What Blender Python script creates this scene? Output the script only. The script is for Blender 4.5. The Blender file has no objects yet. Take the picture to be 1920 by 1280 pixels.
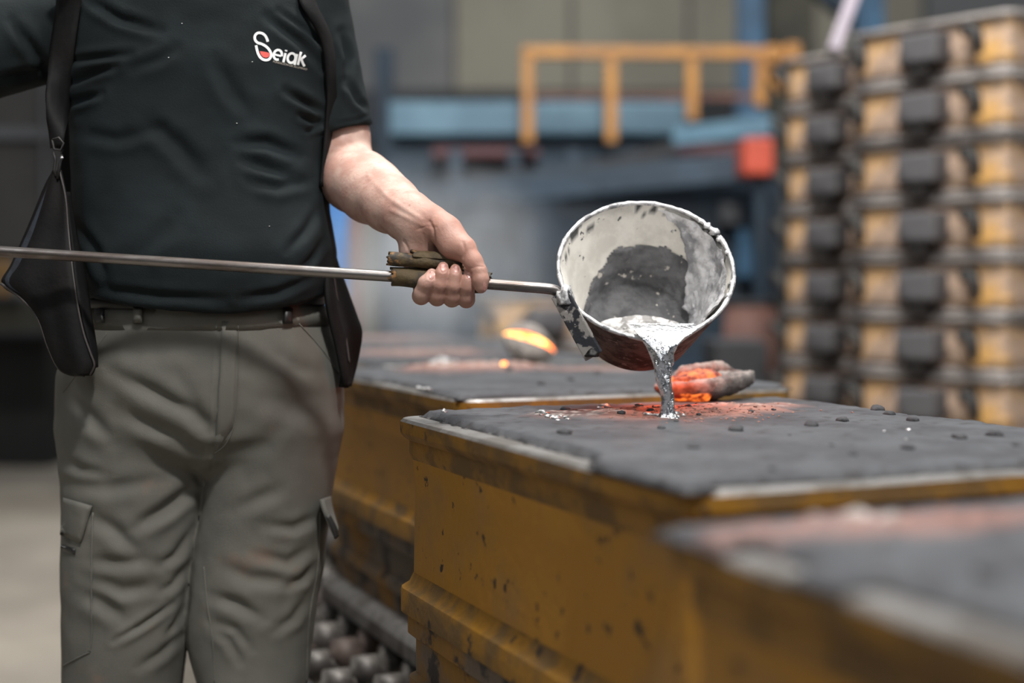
import bpy, bmesh, math, random
import numpy as np
from mathutils import Vector, Matrix, noise
from mathutils.bvhtree import BVHTree
random.seed(7)
SC = bpy.context.scene
COL = SC.collection

# ---------------------------------------------------------------- camera, world, lights
F_PX = 2667.0; CAM_H = 1.06; PITCH = math.atan(104 / F_PX)
cam_d = bpy.data.cameras.new('camera'); cam = bpy.data.objects.new('camera', cam_d); COL.objects.link(cam)
cam_d.sensor_width = 36.0; cam_d.lens = F_PX / 1920 * 36.0
cam.location = (0, 0, CAM_H); cam.rotation_euler = (math.pi / 2 - PITCH, 0, 0)
cam_d.clip_start = 0.05; cam_d.clip_end = 200
cam_d.dof.use_dof = True; cam_d.dof.focus_distance = 2.03; cam_d.dof.aperture_fstop = 1.45
SC.camera = cam
SC.view_settings.view_transform = 'Standard'; SC.view_settings.look = 'None'
SC.view_settings.exposure = 0.0; SC.view_settings.gamma = 1.0; SC.view_settings.use_curve_mapping = False
W = bpy.data.worlds.new('hall_light'); SC.world = W; W.use_nodes = True
W.node_tree.nodes['Background'].inputs[0].default_value = (0.62, 0.70, 0.80, 1)
W.node_tree.nodes['Background'].inputs[1].default_value = 0.075

def lamp(name, loc, target, size, power, color=(1, 1, 1), sy=None):
    d = bpy.data.lights.new(name, 'AREA'); d.energy = power; d.color = color
    d.shape = 'RECTANGLE'; d.size = size; d.size_y = sy or size
    o = bpy.data.objects.new(name, d); COL.objects.link(o); o.location = loc
    o.rotation_euler = (Vector(target) - Vector(loc)).to_track_quat('-Z', 'Y').to_euler()
    return o
lamp('bay_lamp_front', (0.75, -0.5, 4.7), (-0.3, 2.1, 0.95), 0.36, 235, (1, .97, .93))
lamp('bay_lamp_over', (0.9, 3.3, 6.5), (0.9, 3.3, 0), 2.6, 105, (.93, .97, 1))
lamp('bay_lamp_stacks', (0.3, 2.6, 5.2), (1.6, 5.0, 1.2), 1.0, 300, (1, .96, .9))
lamp('bay_lamp_far', (0.5, 8.3, 7.5), (0.5, 8.6, 0), 7.0, 320, (.95, .98, 1))
lamp('bay_lamp_left', (-3.2, 5.5, 7), (-2.8, 5.6, 0), 3.0, 150, (1, .97, .92))
lamp('added_reflection_fill', (-.4, -6.5, 5.2), (0, 2, .9), 6.0, 85, (.95, .98, 1), 3.0)  # added unseen panel behind the camera, gives the molten metal broad reflections
lamp('added_highlight_strip', (2.6, .6, 3.6), (.2, 2.0, .9), .22, 44, (1, 1, 1), 3.0)  # added unseen strips either side, draw long highlights down the stream
lamp('added_highlight_strip', (-2.3, .2, 3.9), (0, 2.0, .9), .22, 30, (1, 1, 1), 3.0)  # second added strip, from the left

# ---------------------------------------------------------------- helpers
cP, sP = math.cos(PITCH), math.sin(PITCH)
def ray(px, py):
    a = (px - 960) / F_PX; b = -(py - 640) / F_PX
    return Vector((a, cP + b * sP, -sP + b * cP))
def P(px, py, D):
    r = ray(px, py); return Vector((0, 0, CAM_H)) + r * (D / r.y)
def on_z(px, py, z):
    r = ray(px, py); return Vector((0, 0, CAM_H)) + r * ((z - CAM_H) / r.z)
def proj(v):
    v = np.asarray(v, float); x = v[..., 0]; y = v[..., 1]; z = v[..., 2] - CAM_H
    d = y * cP - z * sP; up = y * sP + z * cP
    return 960 + F_PX * x / d, 640 - F_PX * up / d
def S(r, g, b):
    f = lambda c: (c / 255 / 12.92) if c <= 10.3 else ((c / 255 + .055) / 1.055) ** 2.4
    return (f(r), f(g), f(b), 1)

def thing(name, label, cat, loc=(0, 0, 0), group=None, kind=None):
    o = bpy.data.objects.new(name, None); COL.objects.link(o); o.location = loc
    o.empty_display_size = .05
    return tag(o, label, cat, group, kind)
def tag(o, label=None, cat=None, group=None, kind=None):
    if label: o['label'] = label
    if cat: o['category'] = cat
    if group: o['group'] = group
    if kind: o['kind'] = kind
    return o
def wloc(o):
    v = Vector(o.location)
    while o.parent: o = o.parent; v += Vector(o.location)
    return v
def mk(name, verts, faces, m, parent=None, smooth=True, label=None, attrs=None, slots=None, recalc=False):
    """one mesh object; vertices are given in world metres"""
    me = bpy.data.meshes.new(name)
    v = np.asarray(verts, float)
    if parent is not None: v = v - np.array(wloc(parent))
    me.from_pydata(v.tolist(), [], faces if isinstance(faces, list) else faces.tolist())
    for mm in (m if isinstance(m, (list, tuple)) else [m]): me.materials.append(mm)
    if recalc:
        bm = bmesh.new(); bm.from_mesh(me); bmesh.ops.recalc_face_normals(bm, faces=bm.faces); bm.to_mesh(me); bm.free()
    if smooth: me.shade_smooth()
    if smooth == 'auto': me.set_sharp_from_angle(angle=math.radians(33))
    if slots is not None: me.polygons.foreach_set('material_index', np.asarray(slots, np.int32))
    if attrs:
        for k, a in attrs.items():
            at = me.attributes.new(k, 'FLOAT', 'POINT'); at.data.foreach_set('value', np.ascontiguousarray(np.broadcast_to(np.asarray(a, np.float32), (len(v),))))
    me.update()
    o = bpy.data.objects.new(name, me); COL.objects.link(o); o.parent = parent
    if label: o['label'] = label
    return o
def copy_tree(o, loc=None, parent=None):
    c = o.copy(); COL.objects.link(c)
    if parent: c.parent = parent
    if loc is not None: c.location = loc
    for ch in list(o.children): copy_tree(ch, None, c)
    return c

class MB:
    """collects simple shapes into one mesh"""
    def __init__(s): s.v = []; s.f = []
    def add(s, v, f):
        n = len(s.v); s.v += [tuple(p) for p in v]; s.f += [[i + n for i in q] for q in f]; return s
    def box(s, lo, hi, bev=0.0):
        lo = Vector(lo); hi = Vector(hi); return s.obox((lo + hi) / 2, (1, 0, 0), (0, 1, 0), (0, 0, 1), (hi - lo) / 2, bev)
    def obox(s, c, ax, ay, az, h, bev=0.0):
        c = Vector(c); A = [Vector(a) for a in (ax, ay, az)]
        bm = bmesh.new(); bmesh.ops.create_cube(bm, size=2.0)
        for w in bm.verts: w.co = Vector((w.co.x * h[0], w.co.y * h[1], w.co.z * h[2]))
        if bev > 0: bmesh.ops.bevel(bm, geom=list(bm.edges), offset=bev, segments=2, affect='EDGES', profile=.6)
        bm.verts.ensure_lookup_table()
        s.add([c + A[0] * w.co.x + A[1] * w.co.y + A[2] * w.co.z for w in bm.verts], [[w.index for w in f.verts] for f in bm.faces])
        bm.free(); return s
    def beam(s, a, b, w, h, bev=0.0):
        a = Vector(a); b = Vector(b); d = (b - a); L = d.length; d.normalize()
        up = Vector((0, 0, 1)) if abs(d.z) < .9 else Vector((0, 1, 0))
        sd = d.cross(up).normalized(); up = sd.cross(d)
        return s.obox((a + b) / 2, d, sd, up, (L / 2, w / 2, h / 2), bev)
    def tube(s, pts, r, n=12, cap=True):
        pts = [Vector(p) for p in pts]; m = len(pts)
        rs = r if isinstance(r, (list, tuple)) else [r] * m
        V = []; prev = None
        for i, p in enumerate(pts):
            t = (pts[min(i + 1, m - 1)] - pts[max(i - 1, 0)]).normalized()
            if prev is None:
                up = Vector((0, 0, 1)) if abs(t.z) < .9 else Vector((0, 1, 0)); a = t.cross(up).normalized()
            else: a = (prev - t * prev.dot(t)).normalized()
            prev = a; b = t.cross(a)
            for k in range(n):
                th = 2 * math.pi * k / n; V.append(p + (a * math.cos(th) + b * math.sin(th)) * rs[i])
        Fc = [[i * n + k, i * n + (k + 1) % n, (i + 1) * n + (k + 1) % n, (i + 1) * n + k] for i in range(m - 1) for k in range(n)]
        if cap: Fc += [list(range(n))[::-1], [(m - 1) * n + k for k in range(n)]]
        return s.add(V, Fc)
    def build(s, name, m, parent=None, smooth=False, label=None): return mk(name, s.v, s.f, m, parent, smooth, label)

def spline(pts, n=8):
    """Catmull-Rom through points"""
    p = [np.asarray(q, float) for q in pts]; out = []
    for i in range(len(p) - 1):
        a, b, c, d = p[max(i - 1, 0)], p[i], p[i + 1], p[min(i + 2, len(p) - 1)]
        for k in range(n):
            t = k / n
            out.append(.5 * (2 * b + (c - a) * t + (2 * a - 5 * b + 4 * c - d) * t * t + (3 * b - a - 3 * c + d) * t ** 3))
    out.append(p[-1]); return np.array(out)
def sheet(A, B, th=.004, nu=40, nv=10, bulge=None):
    """thick curved sheet between two space curves; bulge(u, v) -> offset vector"""
    A = [np.asarray(a) for a in A]; B = [np.asarray(b) for b in B]
    a = spline(A, 8); b = spline(B, 8)
    def res(c):
        L = np.r_[0, np.cumsum(np.linalg.norm(np.diff(c, axis=0), axis=1))]; t = np.linspace(0, L[-1], nu)
        return np.stack([np.interp(t, L, c[:, k]) for k in range(3)], 1)
    a, b = res(a), res(b); G = np.zeros((nu, nv, 3))
    for j in range(nv):
        w = j / (nv - 1); G[:, j] = a * (1 - w) + b * w
        if bulge:
            for i in range(nu): G[i, j] += np.asarray(bulge(i / (nu - 1), w))
    du = np.gradient(G, axis=0); dv = np.gradient(G, axis=1); N = np.cross(du, dv); N /= np.linalg.norm(N, axis=2, keepdims=True) + 1e-9
    T = (G + N * th / 2).reshape(-1, 3); Bt = (G - N * th / 2).reshape(-1, 3); n0 = nu * nv
    f = []
    for i in range(nu - 1):
        for j in range(nv - 1):
            q = [i * nv + j, (i + 1) * nv + j, (i + 1) * nv + j + 1, i * nv + j + 1]; f.append(q); f.append([k + n0 for k in q[::-1]])
    for i in range(nu - 1):
        f.append([i * nv, i * nv + n0, (i + 1) * nv + n0, (i + 1) * nv]); k = nv - 1
        f.append([(i + 1) * nv + k, (i + 1) * nv + k + n0, i * nv + k + n0, i * nv + k])
    for j in range(nv - 1):
        f.append([j + 1, j + 1 + n0, j + n0, j]); k = (nu - 1) * nv
        f.append([k + j, k + j + n0, k + j + 1 + n0, k + j + 1])
    return np.r_[T, Bt], f

# ---- implicit surfaces on a rectilinear grid (surface nets)
class Field:
    def __init__(s, xs, ys, zs):
        s.x, s.y, s.z = (np.asarray(a, np.float32) for a in (xs, ys, zs))
        s.F = np.full((len(s.x), len(s.y), len(s.z)), .06, np.float32)
    def add(s, fn, lo, hi, k=0.0, m=.03, sub=False):
        sl = []
        for c, l, h in zip((s.x, s.y, s.z), lo, hi):
            i0 = max(np.searchsorted(c, l - m) - 1, 0); i1 = min(np.searchsorted(c, h + m) + 1, len(c)); sl.append(slice(i0, i1))
        if any(q.stop - q.start < 1 for q in sl): return s
        X = s.x[sl[0]][:, None, None]; Y = s.y[sl[1]][None, :, None]; Z = s.z[sl[2]][None, None, :]
        d = fn(X, Y, Z).astype(np.float32); A = s.F[tuple(sl)]
        if sub:
            h = np.clip(.5 - .5 * (A + d) / max(k, 1e-6), 0, 1); s.F[tuple(sl)] = A * (1 - h) - d * h + k * h * (1 - h)
        elif k > 0:
            h = np.clip(.5 + .5 * (A - d) / k, 0, 1); s.F[tuple(sl)] = A * (1 - h) + d * h - k * h * (1 - h)
        else: s.F[tuple(sl)] = np.minimum(A, d)
        return s
    def chain(s, pts, rs, k=.01, ki=None, flat=None):
        """tapered limb through joints, its own pieces blended with ki, joined to the rest with k"""
        pts = [np.asarray(p, float) for p in pts]; lo = np.min([p - r for p, r in zip(pts, rs)], 0); hi = np.max([p + r for p, r in zip(pts, rs)], 0)
        ki = .006 if ki is None else ki
        def fn(X, Y, Z):
            D = None
            for a, b, ra, rb in zip(pts[:-1], pts[1:], rs[:-1], rs[1:]):
                ab = b - a; L = ab @ ab
                t = np.clip(((X - a[0]) * ab[0] + (Y - a[1]) * ab[1] + (Z - a[2]) * ab[2]) / L, 0, 1)
                d = np.sqrt((X - a[0] - t * ab[0]) ** 2 + (Y - a[1] - t * ab[1]) ** 2 + (Z - a[2] - t * ab[2]) ** 2) - (ra + t * (rb - ra))
                if D is None: D = d
                else:
                    h = np.clip(.5 + .5 * (D - d) / ki, 0, 1); D = D * (1 - h) + d * h - ki * h * (1 - h)
            return D
        return s.add(fn, lo, hi, k)
    def ell(s, c, r, k=.01, sub=False):
        c = np.asarray(c, float); r = np.asarray(r, float)
        fn = lambda X, Y, Z: (np.sqrt(((X - c[0]) / r[0]) ** 2 + ((Y - c[1]) / r[1]) ** 2 + ((Z - c[2]) / r[2]) ** 2) - 1) * r.min()
        return s.add(fn, c - r, c + r, k, sub=sub)
    def mesh(s):
        F = s.F; ins = F < 0; nx, ny, nz = F.shape
        cs = np.zeros((nx - 1, ny - 1, nz - 1), np.int8)
        off = [(i, j, k) for i in (0, 1) for j in (0, 1) for k in (0, 1)]
        for i, j, k in off: cs += ins[i:nx - 1 + i, j:ny - 1 + j, k:nz - 1 + k]
        act = np.argwhere((cs > 0) & (cs < 8)); vid = np.full(cs.shape, -1, np.int32); vid[act[:, 0], act[:, 1], act[:, 2]] = np.arange(len(act))
        acc = np.zeros((len(act), 3)); cnt = np.zeros(len(act)); C = (s.x.astype(float), s.y.astype(float), s.z.astype(float))
        for a in off:
            for ax in range(3):
                if a[ax]: continue
                b = list(a); b[ax] = 1
                ia = act + a; ib = act + b; fa = F[ia[:, 0], ia[:, 1], ia[:, 2]]; fb = F[ib[:, 0], ib[:, 1], ib[:, 2]]
                cr = (fa < 0) != (fb < 0); t = np.where(cr, fa / np.where(cr, fa - fb, 1), 0)
                pa = np.stack([C[q][ia[:, q]] for q in range(3)], 1); pb = np.stack([C[q][ib[:, q]] for q in range(3)], 1)
                acc += np.where(cr[:, None], pa + (pb - pa) * t[:, None], 0); cnt += cr
        V = acc / cnt[:, None]; Q = []
        for ax in range(3):
            b1, b2 = [q for q in range(3) if q != ax]
            sA = [slice(None)] * 3; sB = [slice(None)] * 3; sA[ax] = slice(0, -1); sB[ax] = slice(1, None)
            for q in (b1, b2): sA[q] = slice(1, -1); sB[q] = slice(1, -1)
            A = ins[tuple(sA)]; B = ins[tuple(sB)]; e = np.argwhere(A != B)
            if not len(e): continue
            e0 = e.copy(); e0[:, b1] += 1; e0[:, b2] += 1; flip = A[e[:, 0], e[:, 1], e[:, 2]]
            def cell(d1, d2):
                c = e0.copy(); c[:, b1] -= d1; c[:, b2] -= d2; return vid[c[:, 0], c[:, 1], c[:, 2]]
            q = np.stack([cell(1, 1), cell(0, 1), cell(0, 0), cell(1, 0)], 1)
            if ax == 1: flip = ~flip
            q[~flip] = q[~flip][:, ::-1]; Q.append(q)
        Q = np.concatenate(Q); Q = Q[(Q >= 0).all(1)]
        return V, Q
def vnormals(V, Q):
    n = np.cross(V[Q[:, 2]] - V[Q[:, 0]], V[Q[:, 3]] - V[Q[:, 1]]); N = np.zeros_like(V)
    for k in range(4): np.add.at(N, Q[:, k], n)
    return N / (np.linalg.norm(N, axis=1, keepdims=True) + 1e-12)
def axis(*segs):
    """rectilinear coordinates: (start, end, step) runs joined"""
    out = []
    for a, b, h in segs: out += list(np.arange(a, b - h * .3, h))
    out.append(segs[-1][1]); return np.array(out)
def seg_dist(px, py, pl):
    """distance in px to a polyline, signed by side, and position 0..1 along it"""
    best = np.full(px.shape, 1e9); sg = np.ones(px.shape); tt = np.zeros(px.shape); m = len(pl) - 1
    for i in range(m):
        (x0, y0), (x1, y1) = pl[i][:2], pl[i + 1][:2]; dx, dy = x1 - x0, y1 - y0; L = dx * dx + dy * dy
        t = np.clip(((px - x0) * dx + (py - y0) * dy) / L, 0, 1); d = np.hypot(px - x0 - t * dx, py - y0 - t * dy)
        c = np.sign(dx * (py - y0) - dy * (px - x0)); u = d < best
        best = np.where(u, d, best); sg = np.where(u, c, sg); tt = np.where(u, (i + t) / m, tt)
    return best, sg, tt
def fold(V, Q, creases, pairs=True):
    """cloth creases: each a polyline with width (px at the cloth) and depth (m); a groove with a soft roll beside it"""
    N = vnormals(V, Q); px, py = proj(V); fac = np.clip(-N[:, 1] * 1.6 + .1, 0, 1); d = np.zeros(len(V))
    for pl, w, a in creases:
        ds, sg, t = seg_dist(px, py, pl); tap = np.clip(np.sin(np.pi * np.clip(t, .04, .96)), 0, 1) ** .6
        s = ds * sg
        d += a * tap * (-np.exp(-(ds / w) ** 2) + .75 * np.exp(-((s - 1.7 * w) / (1.2 * w)) ** 2) + .45 * np.exp(-((s + 1.8 * w) / (1.3 * w)) ** 2))
    return V + N * (d * fac)[:, None]
def nz(V, sc, seed=0.0, oct=3):
    return np.array([noise.fractal(Vector((p[0] * sc[0] + seed, p[1] * sc[1] + seed * 1.7, p[2] * sc[2] - seed)), 1.0, 2.0, oct) for p in V])

# ---------------------------------------------------------------- materials
def mat(name, c1, c2=None, scale=8, rough=.6, metal=0., bump=0., bscale=60, mix=(.4, .6), rough2=None, spec=.5, stretch=(1, 1, 1), c3=None, scale3=30, mix3=(.62, .66), detail=5, attrs=None, sss=0, coat=0):
    m = bpy.data.materials.new(name); m.use_nodes = True; nt = m.node_tree; N = nt.nodes; L = nt.links; bs = N['Principled BSDF']
    bs.inputs['Roughness'].default_value = rough; bs.inputs['Metallic'].default_value = metal
    bs.inputs['Specular IOR Level'].default_value = spec; bs.inputs['Coat Weight'].default_value = coat
    tc = N.new('ShaderNodeTexCoord'); mp = N.new('ShaderNodeMapping'); mp.inputs['Scale'].default_value = stretch
    L.new(tc.outputs['Object'], mp.inputs[0])
    def ntex(sc, det=detail):
        t = N.new('ShaderNodeTexNoise'); t.inputs['Scale'].default_value = sc; t.inputs['Detail'].default_value = det; t.inputs['Roughness'].default_value = .6
        L.new(mp.outputs[0], t.inputs['Vector']); return t.outputs['Fac']
    def rampf(src, a, b):
        r = N.new('ShaderNodeMapRange'); r.interpolation_type = 'SMOOTHSTEP'; r.inputs[1].default_value = a; r.inputs[2].default_value = b
        L.new(src, r.inputs[0]); return r.outputs[0]
    def mixc(f, a, b):
        x = N.new('ShaderNodeMix'); x.data_type = 'RGBA'; L.new(f, x.inputs[0])
        for s, v in ((6, a), (7, b)):
            if isinstance(v, tuple): x.inputs[s].default_value = v
            else: L.new(v, x.inputs[s])
        return x.outputs[2]
    col = c1
    if c2 is not None:
        f = rampf(ntex(scale), *mix); col = mixc(f, c1, c2)
        if rough2 is not None:
            x = N.new('ShaderNodeMix'); L.new(f, x.inputs[0]); x.inputs[2].default_value = rough; x.inputs[3].default_value = rough2; L.new(x.outputs[0], bs.inputs['Roughness'])
    if c3 is not None: col = mixc(rampf(ntex(scale3), *mix3), col, c3)
    for an, ac in (attrs or {}).items():
        at = N.new('ShaderNodeAttribute'); at.attribute_name = an; col = mixc(at.outputs['Fac'], col, ac)
    if isinstance(col, tuple): bs.inputs['Base Color'].default_value = col
    else: L.new(col, bs.inputs['Base Color'])
    if sss: bs.inputs['Subsurface Weight'].default_value = sss; bs.inputs['Subsurface Radius'].default_value = (.012, .005, .003); bs.inputs['Subsurface Scale'].default_value = .5
    if bump:
        b = N.new('ShaderNodeBump'); b.inputs['Strength'].default_value = 1; b.inputs['Distance'].default_value = bump
        L.new(ntex(bscale), b.inputs['Height']); L.new(b.outputs[0], bs.inputs['Normal'])
    return m
def glow(name, c_lo, c_hi, strength, scale=60):
    m = bpy.data.materials.new(name); m.use_nodes = True; nt = m.node_tree; N = nt.nodes; L = nt.links; bs = N['Principled BSDF']
    t = N.new('ShaderNodeTexNoise'); t.inputs['Scale'].default_value = scale; t.inputs['Detail'].default_value = 4
    tc = N.new('ShaderNodeTexCoord'); L.new(tc.outputs['Object'], t.inputs['Vector'])
    r = N.new('ShaderNodeValToRGB'); r.color_ramp.elements[0].position = .40; r.color_ramp.elements[1].position = .66
    r.color_ramp.elements[0].color = c_lo; r.color_ramp.elements[1].color = c_hi
    L.new(t.outputs['Fac'], r.inputs[0]); L.new(r.outputs[0], bs.inputs['Emission Color']); bs.inputs['Emission Strength'].default_value = strength
    bs.inputs['Base Color'].default_value = (.05, .03, .03, 1); bs.inputs['Roughness'].default_value = .9
    return m
M = {}
M['paint'] = mat('ochre_paint', S(156, 110, 32), S(126, 100, 68), 3.2, .55, 0, .0015, 40, (.48, .7), .7, .4, c3=S(44, 34, 26), scale3=34, mix3=(.625, .65))
M['paint_worn'] = mat('worn_ochre_paint', S(134, 95, 28), S(100, 76, 42), 11, .55, 0, .002, 50, (.42, .6), .75, .4, c3=S(48, 40, 34), scale3=30, mix3=(.60, .68))
M['paint_drag'] = mat('dirty_ochre_paint', S(96, 84, 72), S(128, 94, 44), 6, .65, 0, .002, 40, (.46, .62), .8, .3, c3=S(52, 46, 44), scale3=14, mix3=(.52, .6))
M['flange'] = mat('scuffed_flange_steel', S(128, 126, 124), S(92, 88, 84), 18, .42, .55, .001, 80, (.4, .6), .6)
M['sand'] = mat('black_moulding_sand', S(66, 68, 72), S(56, 57, 61), 10, .72, 0, .0010, 330, (.35, .65), .9, .35, c3=S(50, 49, 52), scale3=40, mix3=(.6, .7),
                attrs={'burnt': S(150, 106, 92), 'ash': S(170, 166, 160), 'dark': S(40, 38, 39)})
M['stack_paint'] = mat('faded_yellow_paint', S(206, 160, 92), S(168, 146, 130), 5, .5, 0, .002, 30, (.36, .6), .6, .4, c3=S(104, 88, 74), scale3=16, mix3=(.58, .66))
M['stack_flange'] = mat('grimy_grey_flange', S(142, 136, 133), S(108, 103, 102), 9, .6, .2, .001, 40)
M['lug'] = mat('black_cast_lug', S(84, 83, 86), S(62, 61, 64), 10, .6, .1)
M['black_iron'] = mat('black_iron', S(30, 29, 30), S(44, 42, 40), 12, .6, .2)
M['rod'] = mat('worn_steel_rod', S(128, 124, 122), S(92, 84, 80), 30, .34, .95, .0003, 200, (.4, .6), .42, stretch=(.25, 1, 1))
M['leather_grip'] = mat('scorched_leather', S(74, 60, 34), S(38, 34, 29), 38, .75, 0, .0016, 140, (.40, .6), c3=S(122, 86, 46), scale3=44, mix3=(.54, .62))
M['skin'] = mat('skin', S(190, 160, 148), S(170, 132, 120), 26, .5, 0, .0006, 210, (.35, .65), .58, .35, c3=S(150, 112, 100), scale3=60, mix3=(.62, .76), sss=.12, attrs={'grime': S(158, 116, 102)})
M['nail'] = mat('fingernail', S(200, 152, 142), S(160, 112, 104), 150, .3, 0, 0)
M['shirt'] = mat('black_green_cotton', S(15, 22, 24), S(19, 27, 30), 9, .85, 0, .0006, 500, spec=.25)
M['trousers'] = mat('grey_olive_workwear', S(102, 101, 95), S(90, 89, 84), 7, .85, 0, .0005, 600, (.3, .7), spec=.25, c3=S(112, 98, 88), scale3=9, mix3=(.6, .75))
M['belt'] = mat('dark_belt', S(30, 30, 30), None, rough=.5)
M['apron'] = mat('black_leather', S(14, 14, 15), S(21, 20, 20), 14, .75, 0, .0008, 120, spec=.18)
M['apron_in'] = mat('denim_lining', S(36, 44, 54), S(26, 30, 38), 40, .9, 0, .0005, 400)
M['edge'] = mat('leather_edge_binding', S(52, 48, 48), None, rough=.6)
M['boot'] = mat('boot_leather', S(38, 34, 30), S(52, 46, 40), 12, .6)
M['sole'] = mat('boot_rubber', S(22, 22, 22), None, rough=.8)
M['hair'] = mat('dark_hair', S(44, 34, 28), S(30, 24, 20), 60, .7)
M['white_ink'] = mat('white_print', S(225, 226, 226), None, rough=.8)
M['red_ink'] = mat('red_print', S(212, 84, 76), None, rough=.8)
M['tan_ink'] = mat('tan_print', S(168, 158, 146), None, rough=.8)
M['coat'] = mat('white_ladle_wash', S(228, 224, 216), S(204, 200, 192), 14, .75, 0, .0006, 120, c3=S(86, 86, 84), scale3=48, mix3=(.64, .68), attrs={'chip': S(74, 74, 74)})
M['bowl'] = mat('sooty_ladle_iron', S(98, 88, 86), S(58, 52, 52), 28, .6, .3, .0018, 90, (.42, .58), .75, c3=S(140, 134, 130), scale3=60, mix3=(.62, .68))
M['rim'] = mat('bright_rim_metal', S(205, 205, 206), S(122, 122, 124), 55, .38, .55, .0012, 200, (.46, .6), .6)
M['crust_dark'] = mat('dark_skull_crust', S(104, 104, 106), S(78, 78, 80), 30, .75, .1, .002, 130, (.4, .6), c3=S(186, 180, 172), scale3=46, mix3=(.635, .67))
M['skin_metal'] = mat('frozen_aluminium_skin', S(205, 205, 208), S(140, 140, 144), 30, .4, .3, .003, 85, (.42, .62), .55)
M['molten'] = mat('molten_aluminium', (.88, .88, .89, 1), None, rough=.10, metal=1, bump=.003, bscale=60)
M['dross'] = mat('aluminium_dross', S(206, 205, 203), S(126, 124, 122), 60, .4, .35, .002, 120, (.45, .6))
M['strap_mottle'] = mat('mottled_bracket', S(140, 136, 132), S(40, 42, 48), 40, .65, .1, .001, 120, (.47, .53), c3=S(188, 184, 180), scale3=120, mix3=(.64, .7))
M['crust'] = mat('grey_clinker', S(128, 122, 117), S(84, 79, 77), 40, .9, 0, .003, 110, (.4, .62), c3=S(140, 132, 126), scale3=90, mix3=(.62, .7))
M['ember'] = glow('glowing_ember', (.10, .004, .002, 1), (1, .20, .03, 1), 1.7, 70)
M['ember_hot'] = glow('hot_ember', (1, .12, .01, 1), (1, .55, .12, 1), 6.0, 40)
M['splash'] = mat('aluminium_splash', S(215, 214, 214), S(130, 130, 130), 90, .35, .6)
M['floor'] = mat('dusty_concrete', S(140, 133, 122), S(116, 109, 100), 1.3, .8, 0, .003, 25, (.3, .7), c3=S(104, 98, 92), scale3=2.2, mix3=(.58, .75))
M['wheel_pale'] = mat('worn_wheel_steel', S(100, 96, 92), S(70, 66, 64), 22, .5, .3)
M['wheel_brown'] = mat('rusty_wheel_steel', S(80, 68, 62), S(62, 52, 48), 22, .65, .2)
M['frame_black'] = mat('greasy_black_steel', S(24, 23, 23), S(36, 33, 31), 10, .6, .2)
M['rail_yellow'] = mat('railing_yellow', S(190, 132, 54), S(166, 116, 62), 4, .5)
M['light_blue'] = mat('light_blue_steel', S(98, 132, 152), S(84, 116, 136), 3, .55)
M['mid_blue'] = mat('blue_steel', S(50, 92, 124), S(42, 76, 104), 3, .55)
M['bright_blue'] = mat('bright_blue_paint', S(24, 116, 190), S(20, 98, 168), 3, .5)
M['slate'] = mat('slate_machine_paint', S(60, 77, 93), S(46, 60, 74), 2.5, .7)
M['navy'] = mat('dark_navy_paint', S(24, 46, 64), S(18, 34, 48), 2.5, .65)
M['dark_grey'] = mat('dark_grey_steel', S(52, 55, 60), S(40, 42, 46), 3, .7)
M['red'] = mat('red_primer', S(192, 78, 56), S(172, 68, 50), 4, .6)
M['dull_red'] = mat('dull_red_steel', S(100, 68, 72), None, rough=.7)
M['brown'] = mat('brown_rust', S(116, 82, 72), S(92, 66, 60), 4, .8)
M['wall_grey'] = mat('grey_cladding', S(122, 122, 122), S(104, 106, 108), .6, .8)
M['wall_cream'] = mat('cream_cladding', S(150, 146, 132), S(134, 130, 118), .6, .8)
M['dark_hall'] = mat('dark_machine', S(22, 22, 23), S(30, 30, 30), 2, .8)
M['olive'] = mat('olive_grime', S(74, 72, 62), S(52, 52, 48), 2, .8)
M['pale_steel'] = mat('pale_lilac_steel', S(168, 158, 172), S(150, 142, 152), 4, .5)
# ================================================================ the setting
def struct(name, mb, m, parent=None):
    o = mb.build(name, m, parent)
    if parent is None: o['kind'] = 'structure'
    return o
struct('floor', MB().box((-9, -4, -.2), (9, 15, 0)), M['floor'])
WB = struct('wall_back', MB().box((-9, 14.12, 0), (9, 14.4, 8)), M['wall_grey'])
for i in range(15):                                             # cladding sheets, each a piece of its own, cream ones among grey ones
    x0 = -8.6 + i * 1.15
    cream = i in (7, 8, 9, 10)
    mk('cladding_panel', *(lambda b: (b.v, b.f))(MB().box((x0, 14.02, 2.9), (x0 + 1.11, 14.12, 7.8), .015)), M['wall_cream' if cream else 'wall_grey'], WB, False)
    mk('cladding_panel', *(lambda b: (b.v, b.f))(MB().box((x0, 14.04, .02), (x0 + 1.11, 14.12, 2.45), .015)), M['wall_cream' if i in (6, 7, 8, 9) else 'wall_grey'], WB, False)
struct('wall_left', MB().box((-9.3, -4, 0), (-9, 14.4, 8)), M['wall_grey'])
struct('wall_right', MB().box((9, -4, 0), (9.3, 14.4, 8)), M['wall_grey'])
struct('trim_1', MB().box((-9, 13.8, 2.45), (9, 14.02, 2.95)), M['dark_grey'])

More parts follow.
